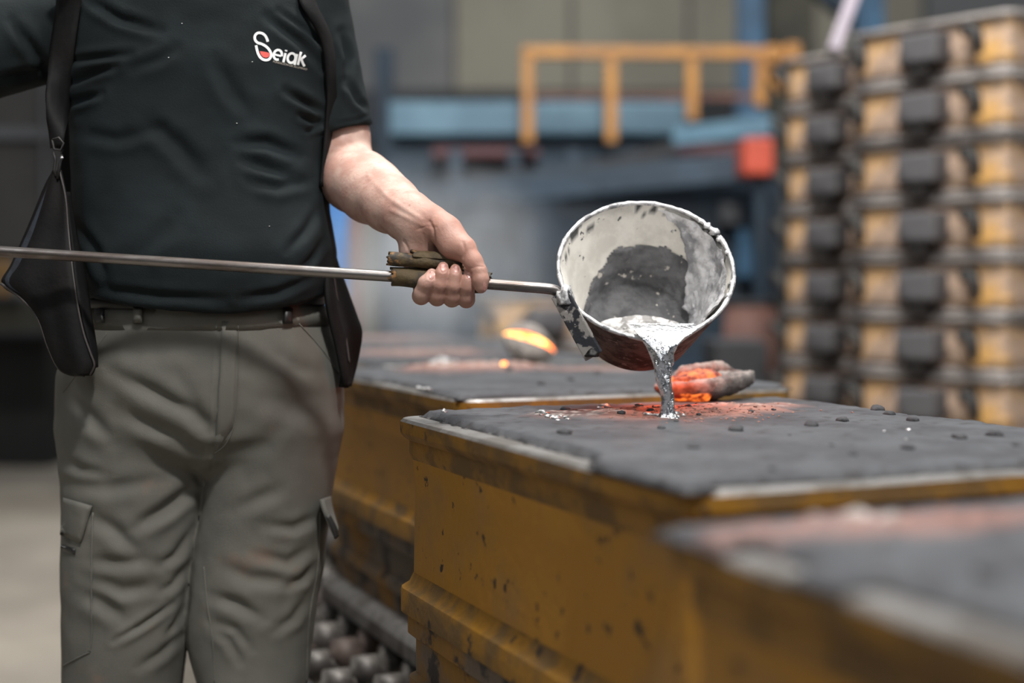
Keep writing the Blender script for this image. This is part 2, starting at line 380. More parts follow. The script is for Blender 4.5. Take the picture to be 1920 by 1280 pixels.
# ================================================================ the row of flasks on the wheel conveyor
TH = math.radians(-66.7)
U = Vector((math.cos(TH), math.sin(TH), 0)); Vv = Vector((-math.sin(TH), math.cos(TH), 0))   # U comes towards the camera along a flask's long side
LU, LV, ZTOP, ZMID, ZBOT = .854, .68, .868, .585, .372
A_MID = P(735, 776, 2.09); A_MID.z = 0
STEP = Vector((-.247, 1.004, 0))
def loc(o, u, v, z): return o + U * u + Vv * v + Vector((0, 0, z))
def outline(off, r, lu=LU, lv=LV, n=6):
    """rounded rectangle in (u, v), off > 0 shrinks it"""
    r = max(r - off, .004); u0, u1, v0, v1 = off, lu - off, off, lv - off; out = []
    for cu, cv, a0 in ((u1 - r, v1 - r, 0), (u0 + r, v1 - r, 90), (u0 + r, v0 + r, 180), (u1 - r, v0 + r, 270)):
        for k in range(n + 1):
            a = math.radians(a0 + 90 * k / n); out.append((cu + r * math.cos(a), cv + r * math.sin(a)))
    return out
def sweep(o, prof, r=.045, lu=LU, lv=LV, closed=True):
    """carries a closed profile of (inset, z) round the rounded rectangle"""
    rings = [outline(d, r, lu, lv) for d, z in prof]; n = len(rings[0]); m = len(prof); V = []; Fc = []
    for (d, z), rg in zip(prof, rings): V += [loc(o, u, v, z) for u, v in rg]
    for i in range(m if closed else m - 1):
        j = (i + 1) % m
        for k in range(n): Fc.append([i * n + k, i * n + (k + 1) % n, j * n + (k + 1) % n, j * n + k])
    return V, Fc
def flask_shell(root, o):
    mk('cope', *sweep(o, [(.05, ZTOP - .03), (.02, ZTOP - .03), (.018, ZTOP - .06), (.021, ZTOP - .1), (.019, ZMID + .05), (.05, ZMID + .05)]), M['paint'], root, 'auto', label='yellow painted upper half of the flask')
    co = root.children[-1]
    mk('top_flange', *sweep(o, [(.05, ZTOP), (.004, ZTOP), (0, ZTOP - .004), (0, ZTOP - .02), (.005, ZTOP - .027), (.013, ZTOP - .032), (.013, ZTOP - .05), (.018, ZTOP - .06), (.05, ZTOP - .06)]), [M['paint_worn'], M['flange']], co, 'auto',
       slots=[1 if i < len(outline(0, .045)) * 2 else 0 for i in range(9 * len(outline(0, .045)))], label='flange with a bare steel upper face')
    mk('bottom_flange', *sweep(o, [(.05, ZMID + .055), (.019, ZMID + .058), (.012, ZMID + .044), (.001, ZMID + .037), (0, ZMID + .034), (0, ZMID + .002), (.05, ZMID + .002)]), M['paint_worn'], co, 'auto')
    mk('drag', *sweep(o, [(.05, ZMID), (.01, ZMID), (.01, ZMID - .03), (.022, ZMID - .04), (.022, ZBOT + .05), (.05, ZBOT + .05)]), M['paint_drag'], root, 'auto', label='dirty lower half of the flask')
    dr = root.children[-1]
    mk('ridge', *sweep(o, [(.03, ZMID - .085), (.012, ZMID - .095), (.012, ZMID - .115), (.03, ZMID - .125)]), M['paint_drag'], dr, 'auto')
    mk('bottom_flange', *sweep(o, [(.3, ZBOT + .03), (.03, ZBOT + .055), (.0, ZBOT + .045), (-.012, ZBOT + .03), (-.012, ZBOT), (.3, ZBOT)]), M['flange'], dr, 'auto')
def lump_mesh(c, rx, ry, rz, seed, sub=2, rough=.35, base=None):
    bm = bmesh.new(); bmesh.ops.create_icosphere(bm, subdivisions=sub, radius=1)
    for v in bm.verts:
        n = noise.fractal(v.co * 1.6 + Vector((seed * 3.1, seed, -seed)), 1, 2, 3); q = v.co * (1 + rough * n)
        v.co = Vector((q.x * rx, q.y * ry, max(q.z, -.45) * rz)) + Vector(c)
    bm.verts.index_update(); r = [tuple(v.co) for v in bm.verts], [[v.index for v in f.verts] for f in bm.faces]; bm.free(); return r
def sand_top(root, o, inset, burnt, lumps, seed, res=.0055, extra=None):
    """moulding sand struck off over the flask: a closed slab with a broken edge. inset(side, s) gives the bare rim width"""
    nu = int(LU / res); nv = int(LV / res); uu = np.linspace(-.004, LU + .004, nu); vv = np.linspace(-.004, LV + .004, nv)
    V = []; at = {'burnt': [], 'ash': [], 'dark': []}
    for u in uu:
        for v in vv:
            w = loc(o, u, v, 0); n1 = noise.fractal(Vector((u * 9 + seed, v * 9, 0)), 1, 2, 4); n2 = noise.fractal(Vector((u * 45, v * 45 + seed, 3)), 1, 2, 3)
            e = min(v - inset(0, u), LU - u - inset(1, v), LV - v - inset(2, u), u - inset(3, v)); e += .005 * n1 + .003 * n2
            k = min(max(e / .012, 0), 1); k = k * k * (3 - 2 * k)
            h = .0092 + .0013 * n1 + .0007 * n2
            # trowel marks running along the flask
            st = noise.fractal(Vector((u * 3 + seed, v * 34, 7)), 1, 2, 3); h += .0011 * st
            b = ash = 0.
            for bc, ru, rv, hh, am, ac in burnt:
                d = w - bc; q = math.hypot(d.dot(U) / ru, d.dot(Vv) / rv) + .35 * n1 + .15 * n2
                f = min(max((1.15 - q) / .45, 0), 1); b = max(b, f * am * (.75 + .5 * n2)); h += hh * f * (1 + .7 * n2)
                ash = max(ash, ac * min(max((1.0 - q) / .3, 0), 1) * (1 if n2 > .18 else 0))
            z = ZTOP - .006 + (h + .006) * k
            V.append(loc(o, u, v, z)); at['burnt'].append(min(max(b, 0), 1)); at['ash'].append(ash); at['dark'].append(min(max((1 - k) * 1.3, 0), 1) * .8 + min(max((n2 - .28) * 3, 0), .7))
    n0 = len(V); V += [Vector((p.x, p.y, ZTOP - .055)) for p in V]
    for k in at: at[k] = at[k] + at[k]
    Fc = []
    for i in range(nu - 1):
        for j in range(nv - 1): Fc.append([i * nv + j, (i + 1) * nv + j, (i + 1) * nv + j + 1, i * nv + j + 1])
    # keep only the cells that carry sand (bare rim stays bare), then a bottom and a skirt
    keep = [q for q in Fc if any(V[a].z > ZTOP - .003 for a in q)]
    from collections import Counter
    ed = Counter()
    for q in keep:
        for a, b in zip(q, q[1:] + q[:1]): ed[(a, b)] += 1
    skirt = [[b, a, a + n0, b + n0] for (a, b) in ed if (b, a) not in ed]
    for a in {a for e in ed if (e[1], e[0]) not in ed for a in e}:
        V[a + n0] = Vector((V[a].x, V[a].y, ZTOP - .0005)); 
        if V[a].z < ZTOP + .0005: V[a] = Vector((V[a].x, V[a].y, ZTOP + .0008))
    used = sorted({a for q in keep + skirt for a in q}); ix = {a: i for i, a in enumerate(used)}
    s = mk('sand', [V[a] for a in used], [[ix[a] for a in q[::-1]] for q in keep] + [[ix[a] for a in q[::-1]] for q in skirt], M['sand'], root, attrs={k: [at[k][a] for a in used] for k in at}, label='dark grey moulding sand packed level with the rim')
    bv = BVHTree.FromPolygons([V[a] for a in used], [[ix[a] for a in q] for q in keep])
    for i, (px, py, r) in enumerate(lumps):
        c = on_z(px, py, ZTOP + .009); h = bv.ray_cast(Vector((c.x, c.y, 2)), Vector((0, 0, -1)))
        if h[0] is None: continue
        rr = r / F_PX * c.y
        mk('sand_lump', *lump_mesh(h[0] + Vector((0, 0, rr * .05)), rr, rr * 1.5, rr * .62, i + seed * 5), M['sand'], s, attrs={'burnt': 0, 'ash': 0, 'dark': .55})
    return s, bv

mid_o = A_MID; pour = on_z(1258, 780, ZTOP + .01)
def ins_mid(side, s):
    if side == 0: return .034 - .042 * min(max((s - .60) / .07, 0), 1)
    if side == 1: return .017 + .004 * math.sin(s * 23) - (.02 if s < .03 else 0)
    return .004
lumps_mid = [(1380, 805, 15), (1522, 799, 14), (1600, 852, 9), (1702, 842, 12), (1448, 882, 9), (1290, 768, 8), (1340, 774, 6), (1220, 777, 7), (1165, 781, 8), (1310, 782, 5), (1060, 768, 9), (1058, 813, 15), (1645, 768, 14),
             (1838, 788, 19), (1865, 816, 15), (1800, 820, 14), (1712, 788, 12), (1580, 788, 12), (1905, 836, 8), (1300, 840, 11), (1240, 803, 8), (1196, 772, 6), (1408, 776, 5), (1268, 790, 5), (1450, 772, 5), (1730, 775, 10), (1668, 776, 11), (1560, 836, 5), (1480, 815, 4)]
root = thing('casting_flask', 'yellow flask in the middle of the row that the metal is being poured into', 'mould flask', mid_o, group='casting flasks on the conveyor')
flask_shell(root, mid_o)
SAND_MID, BV_MID = sand_top(root, mid_o, ins_mid, [(on_z(1290, 774, .877), .085, .16, .004, .95, 0), (on_z(1130, 775, .877), .06, .12, .003, .4, .8), (on_z(1400, 764, .877), .05, .12, .003, .6, .3)], lumps_mid, 1.3)
FL_MID = root
gm = MB(); rg = random.Random(31)
for i in range(230):
    c = on_z(rg.gauss(1300, 95), rg.gauss(773, 7), ZTOP + .011); h = BV_MID.ray_cast(Vector((c.x, c.y, 2)), Vector((0, 0, -1)))
    if h[0]: gm.add(*lump_mesh(h[0], *[rg.uniform(.0012, .0036)] * 2, .0018, i, 1, .4))
gr_ = mk('sand_grains', gm.v, gm.f, M['sand'], SAND_MID, attrs={'burnt': .75, 'ash': 0, 'dark': .15}, label='loose reddish grains round the pouring spot'); gr_['kind'] = 'stuff'
near_o = on_z(1222, 1000, ZTOP); near_o.z = 0
def ins_near(side, s):
    if side == 0: return -.003 + .036 * (1 if .095 < s < .19 or .235 < s < .41 else 0)
    return .004
def rowflask(label, o, ins, burnt, lumps, seed):
    r = thing('casting_flask', label, 'mould flask', o, group='casting flasks on the conveyor')
    for ch in FL_MID.children:
        if ch.name.split('.')[0] in ('cope', 'drag'): copy_tree(ch, None, r)
    sand_top(r, o, ins, burnt, lumps, seed, .008)
    return r
rowflask('blurred yellow flask nearest the camera, its corner at the lower right', near_o, ins_near, [(loc(near_o, .09, .16, .877), .04, .22, .005, .6, 0), (loc(near_o, .1, .5, .877), .03, .22, .003, .55, 0), (loc(near_o, .075, .13, .877), .028, .045, .004, 0, .9)], [(1480, 965, 20), (1700, 960, 14), (1850, 1080, 24)], 4.1)
F_MID = loc(mid_o, LU, 0, 0); F_BACK = on_z(860, 751, ZTOP); F_BACK.z = 0
back_o = F_BACK - U * LU
def ins_back(side, s):
    if side == 0: return .004 + .022 * (1 if .35 < s < .62 else 0)
    if side == 1: return .016
    return .006
rowflask('yellow flask with a pinkish scorched patch, just behind the one being filled', back_o, ins_back, [(on_z(890, 690, .88), .13, .17, .012, .9, .5), (on_z(1110, 690, .88), .1, .1, .003, .5, .2)], [(955, 697, 9), (1070, 712, 8), (1015, 720, 9), (1290, 712, 8), (1120, 700, 9)], 2.2)
b2 = back_o + STEP * 1.0
rowflask('smoking yellow flask third along the row, with a glowing crust at its edge', b2, lambda a, b: .008, [(loc(b2, .5, .25, .877), .14, .2, .01, .7, .3)], [], 5.7)
rowflask('farthest yellow flask of the row, half lost in smoke', b2 + STEP, lambda a, b: .008, [(loc(b2 + STEP, .5, .35, .877), .16, .2, .01, .6, .3)], [], 8.8)

# wheel conveyor under the row
cv = thing('wheel_conveyor', 'low conveyor of staggered steel wheels under the row of flasks', 'conveyor', (back_o.x, back_o.y, 0))
WZ = .335; WR = .034
protos = {}
for ci_, voff in enumerate((-.142, -.066, .012, .09, .2, .36, .52, .68, .84, -.22, -.30, -.38)):
    for k in range(-16, 26):
        c = loc(back_o, k * .14 + (.07 if ci_ % 2 else 0) + .33, voff, WZ)
        if (ci_ > 3 and k % 3) or c.y < .45 or c.y > 5.3 or (ci_ > 8 and c.y > 1.6) or (ci_ in (7, 8) and c.y < 2.6): continue
        kind = 'wheel_brown' if (k * 7 + ci_ * 3) % 3 == 0 else 'wheel_pale'
        if kind not in protos:
            a = c - Vv * .026; b = c + Vv * .026
            mb = MB().tube([a - Vv * .008, a - Vv * .0079, a, a + Vv * .004, b - Vv * .004, b, b + Vv * .0079, b + Vv * .008], [.012, .014, .014, WR, WR, .014, .014, .012], 18)
            protos[kind] = (mk('wheel', mb.v, mb.f, M[kind], cv), c); continue
        src, pc = protos[kind]; w = src.copy(); COL.objects.link(w); w.location = c - pc
for j, voff in enumerate((-.179, -.104, -.027, .06, .24, .43, .6)):
    mk('rail', *(lambda b: (b.v, b.f))(MB().beam(loc(back_o, -2.6, voff, .315), loc(back_o, 2.3, voff, .315), .012, .036)), M['frame_black'], cv, False)
for voff, u0, u1 in ((-.26, 1.55, 2.6), (-.34, 1.55, 2.6), (.76, -2.6, .3), (.9, -2.6, .3)):
    MB().beam(loc(back_o, u0, voff, .315), loc(back_o, u1, voff, .315), .012, .036).build('rail', M['frame_black'], cv)
for u, va, vb in ((1.6, -.4, 0), (2.5, -.4, 0), (-2.5, .6, .95), (.2, .6, .95)):
    MB().beam(loc(back_o, u, va, .27), loc(back_o, u, vb, .27), .05, .05).build('cross_member', M['frame_black'], cv)
    vv_ = va if va < 0 else vb; MB().beam(loc(back_o, u, vv_, 0), loc(back_o, u, vv_, .245), .06, .06).build('leg', M['frame_black'], cv)
for u in (-2.3, -1.3, -.3, .7, 1.7):
    mb = MB().beam(loc(back_o, u, -.19, .27), loc(back_o, u, .66, .27), .05, .05)
    mb.build('cross_member', M['frame_black'], cv)
    for voff in (-.16, .62): MB().beam(loc(back_o, u, voff, 0), loc(back_o, u, voff, .245), .06, .06).build('leg', M['frame_black'], cv)

# ================================================================ ladle, metal, stream
LC = P(1211, 503, 2.06); LN = Vector((0.02, -.775, .632)).normalized()
E1 = Vector((1, 0, 0)); E1 = (E1 - LN * E1.dot(LN)).normalized(); E2 = LN.cross(E1).normalized()
RT, RB, DEP = .1245, .074, .15
def rad(t):     # inner radius of the bowl wall by depth fraction, rounded into the bottom
    return RB + (RT - RB) * (1 - t) if t < .86 else (RB + (RT - RB) * .14) * math.sqrt(max(0, 1 - ((t - .86) / .14) ** 2 * .55))
SPOUT = math.radians(-80)
def bowl_pt(t, th, off=0.0):
    if t > 1: return LC + (E1 * math.cos(th) + E2 * math.sin(th)) * rad(1) * (1 - (t - 1) / .4) - LN * (DEP + off)
    r = rad(t) + off; sp = math.exp(-((th - SPOUT + math.pi) % (2 * math.pi) - math.pi) ** 2 / .05) * max(0, 1 - t / .3)
    r += .011 * sp; d = DEP * t + .004 * sp
    return LC + (E1 * math.cos(th) + E2 * math.sin(th)) * r - LN * d
ladle = thing('ladle', 'white-lined iron hand ladle tipped to pour, on a long steel rod', 'ladle', (LC.x, LC.y, LC.z - .1))
NT, NTH = 18, 72
def lathe_patch(t0, t1, a0, a1, off, nt=16, na=60, keep=None, thick=.002, rough=.0012, seed=0., offo=None):
    """a skin lying on the bowl's inner wall between depth t0..t1 and angle a0..a1, kept where keep(t, th) > 0"""
    V = []; kp = []
    full = abs(a1 - a0 - 2 * math.pi) < 1e-4
    for i in range(nt + 1):
        for j in range(na + (0 if full else 1)):
            t = t0 + (t1 - t0) * i / nt; th = a0 + (a1 - a0) * j / na
            p = bowl_pt(t, th); n = noise.fractal(p * 40 + Vector((seed, 0, 0)), 1, 2, 4); kk = keep(t, th) + .12 * n + .1 * noise.noise(p * 25 + Vector((0, seed, 0))) if keep else 1
            inn = max(min(kk / .12, 1), 0)
            V.append(bowl_pt(t, th, -(off + thick * inn + rough * n * inn))); kp.append(kk > 0)
    w = na if full else na + 1; Fc = []
    for i in range(nt):
        for j in range(na):
            q = [i * w + j, i * w + (j + 1) % w, (i + 1) * w + (j + 1) % w, (i + 1) * w + j]
            if all(kp[a] for a in q): Fc.append(q)
    used = sorted({a for q in Fc for a in q}); ix = {a: i for i, a in enumerate(used)}
    return [V[a] for a in used], [[ix[a] for a in q] for q in Fc]
def disc_close(V, Fc, rows, n):  # cap the last ring
    c = len(V); V.append(sum((Vector(p) for p in V[rows * n:(rows + 1) * n]), Vector()) / n)
    Fc += [[rows * n + k, rows * n + (k + 1) % n, c] for k in range(n)]
# bowl: outer skin and inner wall
V = []; Fc = []; ts = [i / NT for i in range(NT + 1)]
for t in ts: V += [bowl_pt(t, 2 * math.pi * k / NTH, .0045 + .001 * noise.noise(bowl_pt(t, 2 * math.pi * k / NTH) * 30)) - LN * (.004 * t) for k in range(NTH)]
for i in range(NT):
    for k in range(NTH): Fc.append([i * NTH + k, i * NTH + (k + 1) % NTH, (i + 1) * NTH + (k + 1) % NTH, (i + 1) * NTH + k])
disc_close(V, Fc, NT, NTH)
mk('bowl', V, [q[::-1] for q in Fc], M['bowl'], ladle, label='sooty iron outside of the bowl')
BOWL = ladle.children[-1]
V = []; Fc = []; chip = []
for t in ts:
    for k in range(NTH * 2):
        th = math.pi * k / NTH; p = bowl_pt(t, th); V.append(p)
        chip.append(1. if t < .16 and noise.fractal(p * 55, 1, 2, 4) + .9 * noise.noise(p * 14) > .26 + t * 3.0 else 0.)
for i in range(NT):
    for k in range(NTH * 2): Fc.append([i * NTH * 2 + k, i * NTH * 2 + (k + 1) % (NTH * 2), (i + 1) * NTH * 2 + (k + 1) % (NTH * 2), (i + 1) * NTH * 2 + k])
disc_close(V, Fc, NT, NTH * 2)
mk('lining', V, Fc, M['coat'], ladle, attrs={'chip': chip + [0.]}, label='chipped white refractory wash')
# rim: a lumpy bead
rp = []
for k in range(121):
    th = 2 * math.pi * k / 120; p = bowl_pt(0, th, .0022); n = noise.fractal(p * 60, 1, 2, 3); rp.append((p + LN * (.001 + .0012 * n), .0034 + .0012 * n))
mb = MB().tube([p for p, r in rp[:-1]] + [rp[0][0]], [r for p, r in rp[:-1]] + [rp[0][1]], 10, False)
mk('rim', mb.v, mb.f, M['rim'], ladle)
D2 = math.radians
def keep_dark(t, th):
    a = (th + math.pi) % (2 * math.pi) - math.pi
    lim = .50 + .10 * math.cos(2 * (a - D2(75))) * -1 + .22 * max(0, -math.cos(a)) ** 2
    return (t - lim) * 2.2 if -D2(60) < a < D2(250) or a < -D2(110) else -1
mk('dark_crust', *lathe_patch(.3, 1.395, 0, 2 * math.pi, .0006, 56, 160, keep_dark, .0022, .0022, 3.), M['crust_dark'], ladle, label='dark crust on the lower lining')
def keep_silver(t, th):
    a = math.degrees((th + math.pi) % (2 * math.pi) - math.pi)
    lo = -50 + 30 * t; hi = 74 - 58 * t ** .8 + (6 if t < .1 else 0)
    return min((a - lo) / 14, (hi - a) / 14, (.86 - t) * 4, 1)
mk('silver_skin', *lathe_patch(0.0, .9, -D2(70), D2(90), .001, 56, 130, keep_silver, .006, .004, 9.), M['skin_metal'], ladle, label='curled silver skin of frozen metal')
for i, (a, t, s) in enumerate([(40, -.02, .006), (33, -.03, .008), (26, -.02, .006), (14, -.01, .005), (47, -.01, .004), (-12, 0, .005), (-24, 0, .005), (20, .05, .006), (30, .08, .005)]):
    mk('metal_bead', *lump_mesh(bowl_pt(max(t, 0), D2(a), .001) - LN * (t * .06), s, s * .8, s, i, 2, .5), M['rim'], ladle)
# bracket and rod
ROD = [P(-460, 450, 2.055), P(0, 471, 2.03), P(740, 518.5, 2.015), P(990, 538, 2.02), P(1026, 541, 2.022), P(1042, 545, 2.024), P(1052, 556, 2.026), P(1062, 574, 2.026)]
rod_pts = [ROD[0], ROD[1], ROD[2], ROD[3]] + [Vector(q) for q in spline(ROD[3:], 6)][1:]
MB().tube(rod_pts, .0078, 20).build('rod', M['rod'], ladle, True, 'long worn steel rod')
sa, sb = P(1049, 549, 2.012), P(1114, 668, 1.998); ax = (sb - sa).normalized(); nrm = Vector((-.55, -.8, .2)); nrm = (nrm - ax * nrm.dot(ax)).normalized(); sd = ax.cross(nrm)
mb = MB()
mb.obox((sa + sb) / 2, ax, sd, nrm, ((sb - sa).length / 2, .0145, .003), .002); mb.build('bracket', M['strap_mottle'], ladle)
bk = ladle.children[-1]
mk('weld', *lump_mesh(P(1060, 560, 2.012), .012, .01, .018, 4, 3, .5), M['rim'], bk)
mk('weld', *lump_mesh(P(1110, 664, 1.996), .009, .008, .008, 6, 3, .4), M['frame_black'], bk)

# molten metal: pool level with the lip, stream, dross
mt = thing('molten_metal', 'bright molten aluminium in the ladle and running from its lip', 'molten metal', (LC.x, LC.y - .05, LC.z - .1))
lip = bowl_pt(0, SPOUT); ZP = lip.z + .0035
def inside(p):
    d = p - LC; h = -d.dot(LN) / DEP; 
    if h < -.001: return False
    x, y = d.dot(E1), d.dot(E2); th = math.atan2(y, x)
    return h <= 1 and math.hypot(x, y) < (bowl_pt(max(h, 0), th) - LC + LN * DEP * h).length - .0008
pc = LC - LN * .07; pc.z = ZP
ring = []
for k in range(64):
    a = 2 * math.pi * k / 64; d = Vector((math.cos(a), math.sin(a), 0)); lo, hi = 0, .2
    for _ in range(22):
        m_ = (lo + hi) / 2
        if inside(pc + d * m_): lo = m_
        else: hi = m_
    ring.append(pc + d * lo)
V = [pc]; Fc = []
for i in range(1, 9):
    for k, p in enumerate(ring):
        q = pc.lerp(p, i / 8); q.z += .0012 * noise.noise(q * 60) * (1 - (i / 8) ** 4); V.append(q)
for k in range(64): Fc.append([0, 1 + k, 1 + (k + 1) % 64])
for i in range(7):
    for k in range(64): Fc.append([1 + i * 64 + k, 1 + (i + 1) * 64 + k, 1 + (i + 1) * 64 + (k + 1) % 64, 1 + i * 64 + (k + 1) % 64])
mk('pool', V, Fc, M['molten'], mt)
# stream: a ribbon that leaves the lip wide and necks to a rope; section = ellipse (half width a, half depth b)
land = on_z(1252, 781, ZTOP + .010)
keys = [  # px, py, dy toward camera from lip, half width px, half depth m
 (1240, 606, .022, 66, .004), (1242, 616, .006, 60, .0045), (1243, 625, -.006, 50, .005), (1243, 636, -.012, 39, .006), (1243, 650, -.016, 28, .007), (1242, 668, -.0185, 21, .008), (1243, 690, -.02, 16, .0075), (1246, 715, -.021, 13.5, .007),
 (1250, 740, -.0215, 12, .0068), (1252, 762, -.022, 12.5, .0068), (1253, 776, -.022, 15, .008), (1254, 783, -.022, 22, .011)]
kp_ = spline(keys, 9); V = []; ns = 40
for i, (px, py, dy, hw, hd) in enumerate(kp_):
    c = P(px, py, lip.y + dy); sc = c.y / F_PX; tw = py * .045
    for k in range(ns):
        a = 2 * math.pi * k / ns; r = 1 + .13 * math.sin(3 * a + tw * 2.1) * min(1, i / 30) + .06 * math.sin(7 * a - tw * 3.3 + 2 * math.sin(py * .05)) + .12 * noise.noise(Vector((math.cos(a) * 1.4, math.sin(a) * 1.4, py * .06)))
        V.append(c + Vector((math.cos(a) * hw * sc * r, math.sin(a) * hd * r, 0)))
m_ = len(kp_); Fc = [[i * ns + k, i * ns + (k + 1) % ns, (i + 1) * ns + (k + 1) % ns, (i + 1) * ns + k] for i in range(m_ - 1) for k in range(ns)] + [list(range(ns)), [(m_ - 1) * ns + k for k in range(ns)][::-1]]
mk('stream', V, [q[::-1] for q in Fc], M['molten'], mt, label='twisting stream of bright metal')
# a second thin sheet hanging left of the stream
mb = MB().tube([Vector(q) for q in spline([P(1196, 624, lip.y - .002), P(1212, 640, lip.y - .01), P(1222, 658, lip.y - .014), P(1230, 680, lip.y - .016), P(1233, 697, lip.y - .016)], 6)], [.003 + .0022 * math.sin(i / 24 * 3.0) for i in range(25)], 10)
mk('drip', mb.v, mb.f, M['molten'], mt)
# dross bank: lumps against the far wall
bm_v = []; bm_f = MB(); rnd = random.Random(5)
for i in range(150):
    a = rnd.uniform(-.15, math.pi + .15); p = pc.lerp(ring[int((a / (2 * math.pi) * 64)) % 64], rnd.uniform(.45, .95)); far = (p.y - pc.y) / .07
    s = rnd.uniform(.004, .010); hgt = max(0, .030 * max(0, min(far, 1)) * rnd.uniform(.2, 1) * (1 - abs(p.x - pc.x) / .1))
    if not inside(p + Vector((0, 0, hgt + s * .5))): hgt *= .5
    v, f = lump_mesh(p + Vector((0, 0, hgt)), s * 1.3, s, s * .8, i, 2, .5); bm_f.add(v, f)
fl = mk('dross', bm_f.v, bm_f.f, M['dross'], mt, label='frothy white skin of dross'); fl['kind'] = 'stuff'
# dross bank base, a sloped bed under the lumps
V = []; Fc = []
for i in range(13):
    for j in range(33):
        a = -.1 + (math.pi + .2) * j / 32; rr = .35 + .64 * i / 12; k = a / (2 * math.pi) * 64; p0 = ring[int(math.floor(k)) % 64].lerp(ring[(int(math.floor(k)) + 1) % 64], k - math.floor(k)); p = pc.lerp(p0, rr)
        h = .034 * (i / 12) ** 1.2 * math.sin(max(0, min(1, j / 32)) * math.pi) ** .8; p.z += h + .003 * noise.fractal(p * 70, 1, 2, 3); p += (Vector((pc.x, pc.y, p.z)) - p) * (.18 * h / .034); V.append(p)
for i in range(12):
    for j in range(32): Fc.append([i * 33 + j, (i + 1) * 33 + j, (i + 1) * 33 + j + 1, i * 33 + j + 1])
mk('dross_bank', V, Fc, M['dross'], mt)
# splash at the landing point
for i in range(12):
    a = rnd.uniform(0, 6.28); rr = rnd.uniform(.008, .03); q = land + Vector((math.cos(a) * rr, math.sin(a) * rr * .7 - .005, 0)); h = BV_MID.ray_cast(Vector((q.x, q.y, 2)), Vector((0, 0, -1)))
    if h[0]: mk('splash', *lump_mesh(h[0] + Vector((0, 0, .001)), rnd.uniform(.003, .008), .005, .003, i, 2, .5), M['splash'], mt)

# ================================================================ glowing crusts and splash flakes
def crust(name, label, c, ax, L, Wd, H, seed, tilt=0., glow_top=True):
    r = thing(name, label, 'slag crust', (c.x, c.y, c.z), group='glowing crusts on the sand')
    ax = Vector(ax).normalized(); up = Vector((0, 0, 1)) - ax * ax.z; up.normalize(); sd = up.cross(ax)
    if tilt: R = Matrix.Rotation(tilt, 3, ax); up = R @ up; sd = R @ sd
    def pt(a, b):      # a along -1..1, b across -1..1 : lens outline pointed at the far end
        w = (1 - abs(a) ** 2.2) ** .62 * (1 - .28 * max(a, 0)); return a * L / 2, b * w * Wd / 2
    def shell(lo, hi, nm, m_, b0, b1, lab=None, rough=.0022, a0=-1, a1=1):
        V = []; Fc = []; na, nb = 46, 22
        for s_, fn in ((0, hi), (1, lo)):
            for i in range(na + 1):
                for j in range(nb + 1):
                    t = i / na; a = a0 + (a1 - a0) * t; b = b0 + (b1 - b0) * j / nb
                    x, y = pt(a * .999, b); win = 1 if (a0, a1) == (-1, 1) else min(1, 5 * min(t, 1 - t)); z = fn(a, b)
                    if win < 1: z = (fn(a, b)) * win + (hi(a, b) if s_ else lo(a, b)) * (1 - win) if s_ == 0 else z
                    n = noise.fractal(Vector((x, y, s_)) * 55 + Vector((seed * 2, 0, 0)), 1, 2, 4) + .6 * noise.noise(Vector((x, y, s_)) * 190)
                    V.append(c + ax * x + sd * y + up * (z + rough * n))
        w = nb + 1; o_ = (na + 1) * w
        for i in range(na):
            for j in range(nb):
                q = [i * w + j, (i + 1) * w + j, (i + 1) * w + j + 1, i * w + j + 1]; Fc.append(q); Fc.append([k + o_ for k in q[::-1]])
        for i in range(na):
            for j in (0, nb):
                q = [i * w + j, i * w + j + o_, (i + 1) * w + j + o_, (i + 1) * w + j]; Fc.append(q if j == 0 else q[::-1])
        for j in range(nb):
            for i in (0, na):
                q = [i * w + j + 1, i * w + j + 1 + o_, i * w + j + o_, i * w + j]; Fc.append(q if i == 0 else q[::-1])
        return mk(nm, V, Fc, m_, r, label=lab, recalc=True)
    dome = lambda a, b: (1 - a * a) ** .7 * (1 - b * b) ** .5
    return r, shell, dome, (ax, sd, up)
c1 = on_z(1322, 746, ZTOP + .012); c1.z = ZTOP + .034
r, shell, dome, fr = crust('slag_crust', 'grey pointed crust with an orange glowing seam, behind the stream of metal', c1, (.98, .16, .10), .168, .095, .05, 2.)
shell(lambda a, b: -.025 * dome(a, b), lambda a, b: .008 + .007 * dome(a, b) + .004 * max(a, 0), 'lower_shell', M['crust'], -1, 1, rough=.0032)
shell(lambda a, b: .006 + .010 * dome(a, b), lambda a, b: .010 + .025 * dome(a, b), 'upper_shell', M['crust'], .15, 1, rough=.0035, a0=-.7, a1=.7)
shell(lambda a, b: .002, lambda a, b: .009 + .015 * dome(a, b), 'glowing_core', M['ember'], -.72, .45, 'glowing orange inside', .0035, a0=-.92, a1=.42)
shell(lambda a, b: -.028 * dome(a, b), lambda a, b: -.019 * dome(a, b), 'glowing_underside', M['ember'], -.9, .3, 'glowing orange underside', .002, a0=-.72, a1=-.05)
ld = bpy.data.lights.new('ember_light', 'POINT'); ld.energy = 1.4; ld.color = (1, .13, .04); ld.shadow_soft_size = .02
lo_ = bpy.data.objects.new('ember_light', ld); COL.objects.link(lo_); lo_.location = c1 + Vector((-.085, -.11, .040))
c2 = P(992, 648, 3.5); c2.z = ZTOP + .05
r, shell, dome, fr = crust('slag_crust', 'round grey crust split by a bright orange crack, on the smoking flask', c2, (.88, .12, -.32), .135, .125, .07, 6., tilt=.75)
shell(lambda a, b: -.038 * dome(a, b), lambda a, b: .012 * dome(a, b), 'lower_shell', M['crust'], -1, 1)
shell(lambda a, b: .010 * dome(a, b), lambda a, b: .036 * dome(a, b), 'upper_shell', M['crust'], .10, 1)
